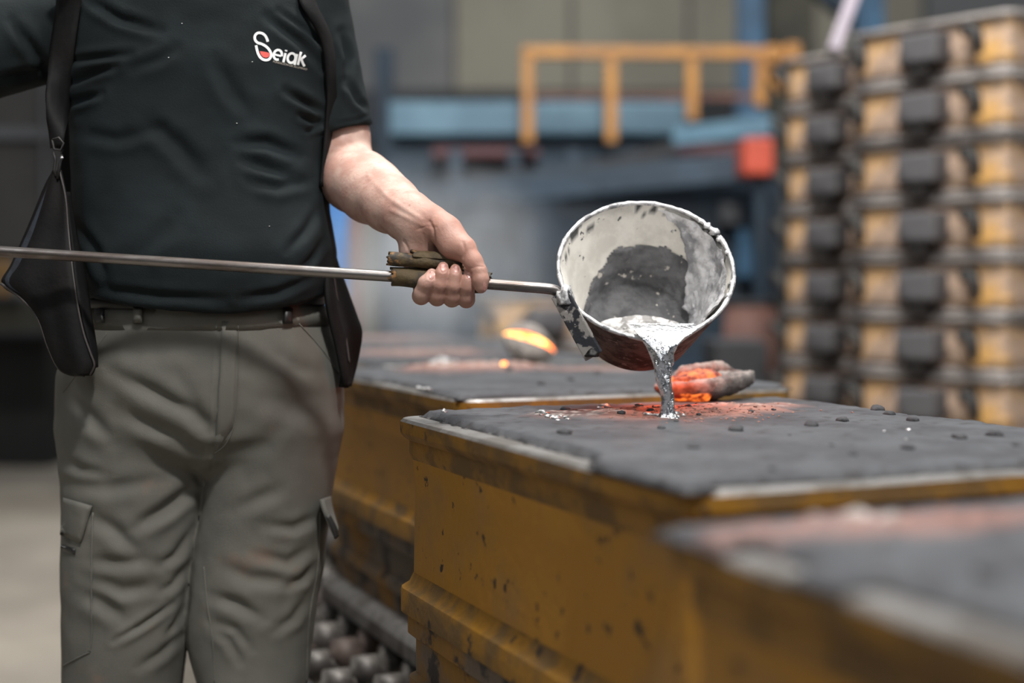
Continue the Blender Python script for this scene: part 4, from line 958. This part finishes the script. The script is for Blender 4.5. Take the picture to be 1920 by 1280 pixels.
hr.ell(hd + Vector((0, .018, .03)), (.083, .102, .106), 0); hr.ell(hd + Vector((0, -.09, -.05)), (.075, .09, .115), .01, sub=True); hr.ell(hd + Vector((0, .02, -.13)), (.1, .12, .075), .01, sub=True)
mk('hair', *hr.mesh(), M['hair'], man)

# ---- leather apron worn open, hanging at both sides
def on_shirt(px, py, off, D): 
    r = ray(px, py).normalized(); h = BV_S.ray_cast(EYE, r); return (h[0] - r * off) if h[0] is not None and h[0].y < 2.3 else P(px, py, D)
ap = man
sl = [(150, -60, 100), (152, 0, 108), (140, 90, 96), (131, 190, 86), (122, 250, 94), (118, 278, 97)]
mk('apron_strap', *sheet([on_shirt(c, y, .012, 2.13) for a, y, c in [(q[0], q[1], q[2]) for q in sl]], [on_shirt(a, y, .008, 2.12) for a, y, c in sl], .005, 40, 6, lambda u, v: (0, -.006 * math.sin(math.pi * v), 0)), M['apron'], man, label='black leather strap on the chest')
st = man.children[-1]
sr = [(560, -60, 592), (560, 0, 590), (600, 70, 620), (612, 150, 629), (610, 250, 626), (601, 350, 614)]
mk('apron_strap', *sheet([on_shirt(a, y, .008, 2.13) for a, y, c in sr], [on_shirt(c, y, .010, 2.14) for a, y, c in sr], .005, 40, 6, lambda u, v: (0, -.005 * math.sin(math.pi * v), 0)), M['apron'], man, label='black leather strap on the chest')
# buckle and hook
for pts, r in (([(98, 262), (110, 258), (119, 268), (114, 282), (101, 280), (98, 262)], .0018), ([(100, 285), (104, 300), (101, 318), (106, 330)], .0022), ([(116, 290), (112, 310), (108, 335)], .0022)):
    mb = MB().tube([P(a, b, 2.105) for a, b in pts], r, 8); mk('buckle', mb.v, mb.f, M['black_iron'], st)
mk('stud', *lump_mesh(P(116, 296, 2.10), .0025, .002, .0025, 1, 2, .05), M['rim'], st)
# left flap: outer leaf and folded inner leaf
La = [P(100, 318, 2.12), P(84, 350, 2.125), P(55, 420, 2.12), (P(22, 495, 2.115)), P(4, 532, 2.11), P(40, 558, 2.10), P(72, 596, 2.09), P(92, 650, 2.085), P(112, 690, 2.085), P(136, 702, 2.085)]
Lb = [P(112, 318, 2.11), P(124, 370, 2.105), P(129, 430, 2.10), P(134, 480, 2.085), P(140, 530, 2.075), P(148, 580, 2.07), P(158, 625, 2.068), P(170, 660, 2.068), P(178, 684, 2.07), P(170, 702, 2.075)]
mk('apron_flap', *sheet(La, Lb, .005, 60, 14, lambda u, v: (0, -.012 * math.sin(math.pi * v) * (.4 + .6 * u) + .003 * math.sin(v * 9 + u * 5), 0)), M['apron'], man, label='black leather flap hanging at the hip')
fl_ = man.children[-1]
mb = MB().tube(spline([q + Vector((0, -.004, 0)) for q in La[4:]] + [P(158, 704, 2.075)], 6), .0022, 8); mk('edge_binding', mb.v, mb.f, M['edge'], fl_)
mb = MB().tube(spline([q + Vector((0, -.003, 0)) for q in Lb], 6), .0016, 8); mk('edge_binding', mb.v, mb.f, M['edge'], fl_)
mk('denim_panel', *sheet([P(92, 345, 2.118), P(58, 425, 2.112), P(26, 495, 2.106), P(10, 530, 2.102), P(42, 552, 2.092)], [P(96, 345, 2.116), P(84, 425, 2.102), P(62, 495, 2.094), P(52, 528, 2.092), P(56, 556, 2.088)], .003, 30, 6), M['apron_in'], fl_, label='blue denim facing of the flap')
mk('inner_leaf', *sheet([P(122, 360, 2.115), P(132, 440, 2.11), P(140, 520, 2.09), P(152, 590, 2.08), P(168, 650, 2.08), P(176, 690, 2.083)], [P(130, 360, 2.14), P(143, 440, 2.13), P(160, 520, 2.12), (P(170, 590, 2.11)), P(180, 650, 2.10), P(182, 688, 2.10)], .004, 40, 6), M['apron'], fl_)
Ra = [P(600, 340, 2.2), P(604, 420, 2.2), P(610, 500, 2.18), P(611, 555, 2.16), P(618, 600, 2.16), P(630, 650, 2.17), P(640, 700, 2.18), P(644, 726, 2.19)]
Rb = [P(614, 340, 2.26), P(616, 420, 2.28), P(626, 482, 2.26), P(645, 540, 2.25), P(664, 595, 2.24), P(672, 625, 2.24), P(662, 680, 2.24), P(650, 724, 2.22)]
mk('apron_flap', *sheet(Ra, Rb, .006, 50, 10, lambda u, v: (.006 * math.sin(v * 8) * u, -.008 * math.sin(v * math.pi) + .004 * math.sin(v * 10), 0)), M['apron'], man, label='black leather flap behind the hip')
mb = MB().tube(spline([P(624, 500, 2.19), P(632, 560, 2.2), P(646, 620, 2.2), P(655, 680, 2.2)], 6), .0018, 8); mk('edge_binding', mb.v, mb.f, M['edge'], man.children[-1])
# back of the apron, behind him
bk_l = [P(150, -40, 2.40), P(130, 150, 2.42), P(110, 350, 2.43), P(100, 600, 2.43), P(130, 720, 2.42)]; bk_r = [P(580, -40, 2.40), P(590, 150, 2.42), P(596, 350, 2.43), P(605, 600, 2.43), P(600, 720, 2.42)]
mk('apron_back', *sheet(bk_l, bk_r, .006, 30, 16, lambda u, v: (0, .03 * math.sin(math.pi * v), 0)), M['apron'], man)

# ---- scorched leather grip wound round the rod
gr = thing('leather_grip', 'scorched olive-brown leather scraps wrapped round the rod inside the hand', 'grip', RG(800))
def roll(x0, x1, dy, dz, r, a0, a1, th, seed, m='leather_grip'):
    na, nl = 26, 26; V = []; Fc = []
    for i in range(nl + 1):
        w = i / nl
        for o_ in (0, -th):
            for j in range(na + 1):
                a = math.radians(a0 + (a1 - a0) * j / na); e = (noise.noise(Vector((math.cos(a) * 2, math.sin(a) * 2, seed))) * 14) * (1 if w < .5 else -1) * (abs(w - .5) * 2) ** 4
                q = RG(x0 + (x1 - x0) * w + e); rr = (r + o_) * (1 + .13 * noise.noise(Vector((w * 5, a, seed)))); V.append((q.x, q.y + dy + rr * math.cos(a), q.z + dz + rr * math.sin(a)))
    w_ = 2 * (na + 1)
    for i in range(nl):
        for j in range(na):
            q = [i * w_ + j, (i + 1) * w_ + j, (i + 1) * w_ + j + 1, i * w_ + j + 1]; Fc.append(q); Fc.append([k + na + 1 for k in q[::-1]])
        for j in (0, na): Fc.append([i * w_ + j, i * w_ + j + na + 1, (i + 1) * w_ + j + na + 1, (i + 1) * w_ + j])
    for i in (0, nl):
        for j in range(na): Fc.append([i * w_ + j, i * w_ + j + 1, i * w_ + j + 1 + na + 1, i * w_ + j + na + 1])
    return mk('leather_roll', V, Fc, M[m], gr, recalc=True)
roll(734, 905, 0, 0, .0138, 60, 395, .0035, 1.)
roll(729, 866, -.003, .0245, .0105, -60, 250, .0032, 5.)
roll(772, 868, -.001, .0275, .0125, 30, 170, .0025, 9.)
roll(893, 922, .003, .004, .0125, 20, 150, .0025, 12.)
# ================================================================ stacks of empty flasks on the right
def stack_flask(o, ang, L, Wd, H, name_, label, grp):
    a = math.radians(ang); ux = Vector((math.cos(a), math.sin(a), 0)); vx = Vector((-math.sin(a), math.cos(a), 0)); up = Vector((0, 0, 1))
    r = thing('empty_flask', label, 'mould flask', o, group=grp); pt = lambda u, v, z: o + ux * u + vx * v + up * z
    def sw(prof):
        rings = [outline(d, .05, L, Wd, 4) for d, z in prof]; n = len(rings[0]); m_ = len(prof); V = []; Fc = []
        for (d, z), rg in zip(prof, rings): V += [pt(u, v, z) for u, v in rg]
        for i in range(m_):
            j = (i + 1) % m_
            for k in range(n): Fc.append([i * n + k, i * n + (k + 1) % n, j * n + (k + 1) % n, j * n + k])
        return V, Fc
    mk('side_walls', *sw([(.06, .02), (.02, .02), (.024, .06), (.016, .10), (.024, .14), (.02, H - .02), (.06, H - .02)]), M['stack_paint'], r)
    mk('bottom_flange', *sw([(.06, 0), (0, 0), (0, .018), (.02, .026), (.06, .026)]), M['stack_flange'], r)
    mk('top_flange', *sw([(.06, H - .026), (.02, H - .026), (0, H - .018), (0, H - .002), (.06, H - .002)]), M['stack_flange'], r)
    mb = MB(); cu = L * .52
    mb.obox(pt(cu, -.03, H * .5), ux, vx, up, (.07, .045, .048), .012); mk('trunnion_lug', mb.v, mb.f, M['lug'], r, False); lg = r.children[-1]
    mb = MB().obox(pt(cu - .01, -.03, H * .19), ux, vx, up, (.036, .03, .032), .006); mk('lug_foot', mb.v, mb.f, M['black_iron'], lg, False)
    mb = MB(); mb.add([pt(cu - .07, .02, H * .8), pt(cu - .135, .02, H * .45), pt(cu - .07, .02, H * .2), pt(cu - .07, -.06, H * .8), pt(cu - .07, -.06, H * .2)], [[0, 1, 2], [3, 4, 1], [0, 3, 1], [1, 4, 2], [0, 2, 4, 3]]); mk('gusset', mb.v, mb.f, M['lug'], lg, False)
    for u in (L * .13, L * .84):
        mb = MB().tube([pt(u - .045, .03, H * .72), pt(u - .045, -.03, H * .70), pt(u - .03, -.05, H * .69), pt(u + .005, -.055, H * .62), pt(u + .012, -.055, H * .45), pt(u + .014, -.05, H * .28)], [.02, .021, .023, .021, .018, .012], 8); mk('handle', mb.v, mb.f, M['black_iron'], r)
    return r
HS = .1925
ORD = ['topmost', 'second from the top', 'third from the top', 'fourth from the top', 'fifth from the top', 'sixth from the top', 'seventh from the top', 'eighth from the top', 'ninth from the top', 'bottom']
sr_o = P(1588, 536, 4.92); sr_o.z = 0; e_o = P(1893, 536, 4.45); e_o.z = 0
ANG = math.degrees(math.atan2(e_o.y - sr_o.y, e_o.x - sr_o.x)); LS = (e_o - sr_o).length
dirS = (e_o - sr_o).normalized()
sl_o = P(1455, 536, 5.50); sl_o.z = 0
for o, nm, LL_ in ((sr_o, 'right-hand stack', LS), (sl_o, 'left-hand stack', .5)):
    base = None
    for k in range(10):
        z = HS * (9 - k)
        lab = f'yellow flask with black lugs, {ORD[k]} of the {nm}'
        if base is None: base = stack_flask(Vector((o.x, o.y, z)), ANG, LL_, .62, HS, 'empty_flask', lab, 'empty flasks of the ' + nm)
        else:
            jx = Vector((random.uniform(-.006, .006), random.uniform(-.006, .006), 0)); c = copy_tree(base, Vector((o.x, o.y, z)) + jx); c['label'] = lab
# ================================================================ machinery behind
def px_box(x0, y0, x1, y1, D, th, mb=None, bev=0.01):
    """a box standing at distance D whose front face spans those picture points, th deep"""
    a, b = P(x0, y1, D), P(x1, y0, D); return (mb or MB()).box((a.x, D, a.z), (b.x, D + th, b.z), bev)
def pbeam(a, b, D, w, h=None, mb=None, D2=None): return (mb or MB()).beam(P(*a, D), P(*b, D2 or D), w, h or w, w * .12)
# yellow railing on the platform
rl = thing('guard_railing', 'yellow guard railing on the machine platform in the background', 'railing', P(1145, 270, 8.0))
for x, y1 in ((990, 268), (1146, 268), (1297, 225), (1425, 200)): pbeam((x, 100), (x, y1), 8.0, .062).build('post', M['rail_yellow'], rl)
pbeam((978, 98), (1500, 100), 8.0, .062).build('top_rail', M['rail_yellow'], rl); pbeam((990, 180), (1440, 182), 8.0, .035).build('mid_rail', M['brown'], rl)
pbeam((1425, 100), (1470, 170), 8.0, .07).build('brace', M['rail_yellow'], rl)
mb = MB(); px_box(1436, 84, 1462, 116, 7.9, .1, mb); px_box(1474, 80, 1502, 110, 7.9, .1, mb); mb.build('clamp', M['rail_yellow'], rl)
# platform machine: slate body, light blue side beams, red stripe, legs
pm = thing('sand_conveyor', 'grey-blue conveyor machine with light blue beams under the yellow railing', 'machine', (P(1050, 600, 8.4).x, 8.4, 0))
px_box(730, 190, 1290, 252, 8.3, .5).build('side_beam', M['light_blue'], pm)
MB().beam(P(1268, 258, 7.6), P(1452, 236, 7.3), .10, .10, .01).build('side_beam', M['light_blue'], pm)
px_box(810, 276, 1010, 294, 8.2, .2).build('stripe', M['dull_red'], pm); px_box(1270, 272, 1395, 290, 7.8, .2).build('stripe', M['dull_red'], pm)
MB().box((P(720, 300, 8.4).x, 8.45, 0), (P(1300, 300, 8.4).x, 9.6, P(1, 262, 8.4).z), .02).build('body', M['slate'], pm)
for i, x in enumerate((855, 965, 1075, 1185, 1262)): pbeam((x, 280), (x, 400), 8.15, .075).build('leg', M['slate'], pm)
MB().beam(P(800, 372, 7.8), P(1450, 308, 7.3), .09, .14, .01).build('chute_rail', M['slate'], pm); MB().beam(P(1010, 345, 8.0), P(1340, 262, 7.9), .06, .09, .01).build('chute_rail', M['dark_grey'], pm)
MB().beam(P(880, 330, 8.0), P(1300, 330, 7.8), .05, .07, .01).build('chute_rail', M['dark_grey'], pm)
nb = thing('navy_machine', 'dark navy machine housing below the slanting chute behind the ladle', 'machine', (P(1300, 600, 7.6).x, 7.6, 0))
a, b = P(1000, 400, 7.6), P(1460, 335, 7.6)
mb = MB(); x0, x1, z0, z1 = P(980, 500, 7.6).x, P(1462, 500, 7.6).x, P(1, 385, 7.6).z, P(1, 325, 7.6).z
mb.add([(x0, 7.6, 0), (x1, 7.6, 0), (x1, 7.6, z1), (x0, 7.6, z0), (x0, 8.1, 0), (x1, 8.1, 0), (x1, 8.1, z1), (x0, 8.1, z0)], [[0, 1, 2, 3], [5, 4, 7, 6], [1, 5, 6, 2], [4, 0, 3, 7], [3, 2, 6, 7], [4, 5, 1, 0]]); mb.build('housing', M['navy'], nb)
px_box(1385, 430, 1432, 520, 7.45, .15).build('door', M['mid_blue'], nb); px_box(1350, 380, 1392, 420, 7.45, .15).build('control_box', M['dark_grey'], nb)
tag(px_box(1395, 257, 1452, 327, 7.0, .25, bev=.02).build('fuse_box', M['red']), 'orange-red box mounted at the end of the blue beam', 'box')
MB().beam(P(1424, 327, 7.12), (P(1424, 327, 7.12).x, 7.12, 0), .05, .05).build('post', M['navy'], bpy.data.objects['fuse_box']); bpy.data.objects['fuse_box'].children[0]['label'] = 'dark post'
dm = thing('drum', 'rusty brown drum on the floor left of the flask stacks', 'drum', (P(1408, 600, 6.4).x, 6.4, 0))
c = P(1408, 600, 6.4); MB().tube([(c.x, 6.4, z) for z in (.02, .05, .34, .36, .40, .66, .68, .72, .98)], [.12, .125, .125, .135, .125, .125, .135, .125, .12], 20).build('barrel', M['brown'], dm, True)
MB().tube([(c.x, 6.4, .98), (c.x, 6.4, 1.0)], [.13, .13], 20).build('lid', M['dark_grey'], dm)
mb = px_box(1340, 640, 1440, 760, 5.75, .4); tag(mb.build('grey_bin', M['dark_grey']), 'dark grey low bin in front of the rusty drum', 'bin'); bpy.data.objects['grey_bin'].location.z = 0
# steel columns and braces
def col(label, x0, x1, D, m, y_top=-260):
    r = thing('steel_column', label, 'column', (P((x0 + x1) / 2, 600, D).x, D, 0), group='steel columns'); w = (x1 - x0) / F_PX * D; zt = 5.4 if y_top < -200 else P(960, y_top, D).z; c = P((x0 + x1) / 2, 600, D)
    MB().box((c.x - w / 2, D, .02), (c.x + w / 2, D + w * .25, zt), .005).build('flange', M[m], r); MB().box((c.x - w * .1, D + w * .25, .02), (c.x + w * .1, D + w * .8, zt)).build('web', M[m], r)
    MB().box((c.x - w / 2, D + w * .8, .02), (c.x + w / 2, D + w, zt), .005).build('flange', M[m], r); MB().box((c.x - w * .8, D - w * .2, 0), (c.x + w * .8, D + w * 1.2, .02)).build('base_plate', M['dark_grey'], r); return r
col('blue steel column behind the end of the yellow railing', 1383, 1430, 9.2, 'mid_blue'); col('blue steel column rising behind the taller right stack of flasks', 1608, 1652, 8.6, 'mid_blue'); col('dark blue column half hidden behind the sleeve on the man\'s left arm', 704, 738, 9.4, 'navy', 88)
tag(pbeam((1505, -60), (1640, 60), 8.9, .16).build('diagonal_brace', M['navy']), 'dark blue diagonal brace between the two right columns', 'brace')
MB().box((P(1640, 60, 8.9).x - .05, 8.85, P(1640, 60, 8.9).z - .05), (P(1640, 60, 8.9).x + .05, 8.95, P(1640, 60, 8.9).z + .05)).build('gusset', M['navy'], bpy.data.objects['diagonal_brace'])
tag(MB().beam(P(1612, -40, 5.35), P(1562, 96, 5.3), .045, .045, .008).build('leaning_bar', M['pale_steel']), 'pale lilac bar leaning above the left-hand flask stack', 'bar')
a, b = P(1440, 90, 10.5), P(1530, -40, 10.5); tb_ = thing('tall_cabinet', 'tall dark olive cabinet between the two blue columns', 'cabinet', ((a.x + b.x) / 2, 10.5, 0)); MB().box((a.x, 10.5, .05), (b.x, 10.9, b.z), .01).build('cabinet_body', M['olive'], tb_); MB().box((a.x + .03, 10.53, 0), (b.x - .03, 10.87, .05)).build('plinth', M['dark_grey'], tb_)
# bright blue post beside the man's elbow
bp = thing('blue_post', 'bright blue post standing beyond the man\'s elbow', 'post', (P(632, 600, 5.9).x, 5.9, 0)); c = P(630, 420, 5.9)
MB().box((c.x - .046, 5.9, .02), (c.x + .046, 5.98, P(1, 372, 5.9).z), .006).build('upright', M['bright_blue'], bp); MB().box((c.x - .12, 5.84, 0), (c.x + .12, 6.04, .02)).build('base_plate', M['bright_blue'], bp)
MB().box((c.x + .05, 5.92, .02), (c.x + .105, 5.98, P(1, 400, 5.9).z), .004).build('side_bar', M['brown'], bp)
# yellow flask stack beyond the row
by = P(885, 600, 5.8); by.z = 0
fb = stack_flask(Vector((by.x, 5.8, .62)), -8, .62, .55, .2, '', 'yellow flask standing beyond the smoke, upper of two', 'flasks beyond the smoke'); fb.location.z = .825
c = copy_tree(fb, Vector((by.x, 5.8, .62))); c['label'] = 'yellow flask standing beyond the smoke, lower of two'
tb = thing('steel_table', 'dark steel table carrying the flasks beyond the smoke', 'table', (by.x, 5.8, 0)); MB().box((by.x - .1, 5.6, .56), (by.x + .75, 6.4, .62), .01).build('table_top', M['dark_grey'], tb)
for dx in (-.06, .70):
    for dy in (5.65, 6.33): MB().box((by.x + dx - .03, dy - .03, 0), (by.x + dx + .03, dy + .03, .56)).build('leg', M['dark_grey'], tb)
# left side: dark cabinet, grimy bins, floor beam, yellow bollard
dc = thing('dark_cabinet', 'tall black machine cabinet behind the man\'s raised sleeve', 'cabinet', (P(-60, 600, 6.5).x, 6.5, 0)); x0, x1 = P(-330, 600, 6.5).x, P(250, 600, 6.5).x
MB().box((x0, 6.5, P(1, 474, 6.5).z), (x1, 7.6, 2.9), .02).build('cabinet_body', M['dark_hall'], dc)
MB().box((x0 + .05, 6.47, P(1, 262, 6.5).z), (x1 - .05, 6.5, P(1, 240, 6.5).z)).build('ledge', M['dark_grey'], dc)
MB().box((P(80, 1, 6.5).x, 6.46, P(1, 470, 6.5).z), (P(88, 1, 6.5).x, 6.5, P(1, 150, 6.5).z)).build('door_edge', M['dark_grey'], dc)
for x in (x0 + .06, x1 - .06):
    for y in (6.56, 7.54): MB().box((x - .05, y - .05, 0), (x + .05, y + .05, P(1, 474, 6.5).z)).build('leg', M['dark_hall'], dc)
for i, (xa, ya, xb, D, m, lab) in enumerate(((-60, 560, 40, 9.2, 'olive', 'grimy olive bin at the far left edge of the hall'), (44, 590, 130, 9.95, 'dark_grey', 'dark grey bin next to the grimy olive one'), (-40, 628, 90, 8.3, 'dark_hall', 'long low black tray in front of the grimy bins'))):
    a = P(xa, ya, D); b = P(xb, ya, D); r = thing('scrap_bin', lab, 'bin', ((a.x + b.x) / 2, D, 0)); t = .02; h = a.z
    MB().box((a.x, D, 0), (b.x, D + .6, t)).build('bottom', M[m], r)
    MB().box((a.x, D, t), (b.x, D + t, h)).build('front', M[m], r); MB().box((a.x, D + .6 - t, t), (b.x, D + .6, h)).build('back', M[m], r)
    MB().box((a.x, D + t, t), (a.x + t, D + .6 - t, h)).build('side', M[m], r); MB().box((b.x - t, D + t, t), (b.x, D + .6 - t, h)).build('side', M[m], r)
    MB().tube([(a.x, D, h), (b.x, D, h)], .03, 8).build('rim', M['dark_grey'], r)
a = P(-80, 735, 9.0); b = P(150, 735, 9.0); fb_ = thing('floor_beam', 'pale steel beam lying along the floor at the far left', 'beam', ((a.x + b.x) / 2, 9, 0))
h = P(1, 730, 9.0).z
MB().box((a.x, 9.0, h - .05), (b.x + .6, 9.5, h), .01).build('flange', M['olive'], fb_); MB().box((a.x, 9.2, .03), (b.x + .6, 9.25, h - .05)).build('web', M['dark_grey'], fb_); MB().box((a.x, 9.05, 0), (b.x + .6, 9.45, .03)).build('flange', M['dark_grey'], fb_)
bo = thing('yellow_bollard', 'small yellow bollard seen past the rod at the left edge', 'bollard', (P(8, 500, 10.6).x, 10.6, 0)); c = P(6, 485, 10.6)
MB().tube([(c.x, 10.6, .02), (c.x, 10.6, c.z - .03), (c.x, 10.6, c.z)], [.045, .045, .03], 14).build('pipe', M['paint'], bo, True); MB().box((c.x - .09, 10.51, 0), (c.x + .09, 10.69, .02)).build('base_plate', M['dark_grey'], bo)

# ================================================================ smoke
def smoke(name, label, lo, hi, dens, sc, thr):
    o = MB().box(lo, hi).build(name, None, None); o.data.materials.clear()
    m = bpy.data.materials.new(name); m.use_nodes = True; nt = m.node_tree; N = nt.nodes; L = nt.links; N.remove(N['Principled BSDF'])
    v = N.new('ShaderNodeVolumePrincipled'); v.inputs['Color'].default_value = (.86, .9, .95, 1); v.inputs['Anisotropy'].default_value = .1
    tc = N.new('ShaderNodeTexCoord'); mp = N.new('ShaderNodeMapping'); mp.inputs['Scale'].default_value = (1, 1, .55); L.new(tc.outputs['Object'], mp.inputs[0])
    t = N.new('ShaderNodeTexNoise'); t.inputs['Scale'].default_value = sc; t.inputs['Detail'].default_value = 3; t.inputs['Distortion'].default_value = .6; L.new(mp.outputs[0], t.inputs['Vector'])
    r = N.new('ShaderNodeMapRange'); r.inputs[1].default_value = thr; r.inputs[2].default_value = thr + .25; r.inputs[4].default_value = dens; L.new(t.outputs['Fac'], r.inputs[0])
    # fades out towards the sides of its box
    g = N.new('ShaderNodeTexCoord'); s_ = N.new('ShaderNodeVectorMath'); s_.operation = 'SUBTRACT'; s_.inputs[1].default_value = (.5, .5, .42); L.new(g.outputs['Generated'], s_.inputs[0])
    ln = N.new('ShaderNodeVectorMath'); ln.operation = 'LENGTH'; L.new(s_.outputs[0], ln.inputs[0]); f_ = N.new('ShaderNodeMapRange'); f_.inputs[1].default_value = .5; f_.inputs[2].default_value = .15; L.new(ln.outputs['Value'], f_.inputs[0])
    mu = N.new('ShaderNodeMath'); mu.operation = 'MULTIPLY'; L.new(r.outputs[0], mu.inputs[0]); L.new(f_.outputs[0], mu.inputs[1]); L.new(mu.outputs[0], v.inputs['Density']); L.new(v.outputs[0], N['Material Output'].inputs['Volume'])
    o.data.materials.append(m); return tag(o, label, 'smoke', None, 'stuff')
smoke('smoke', 'thin bluish smoke rising from the scorched sand behind the hand', (-.62, 2.75, .84), (.18, 4.6, 1.45), 1.5, 5.5, .42)
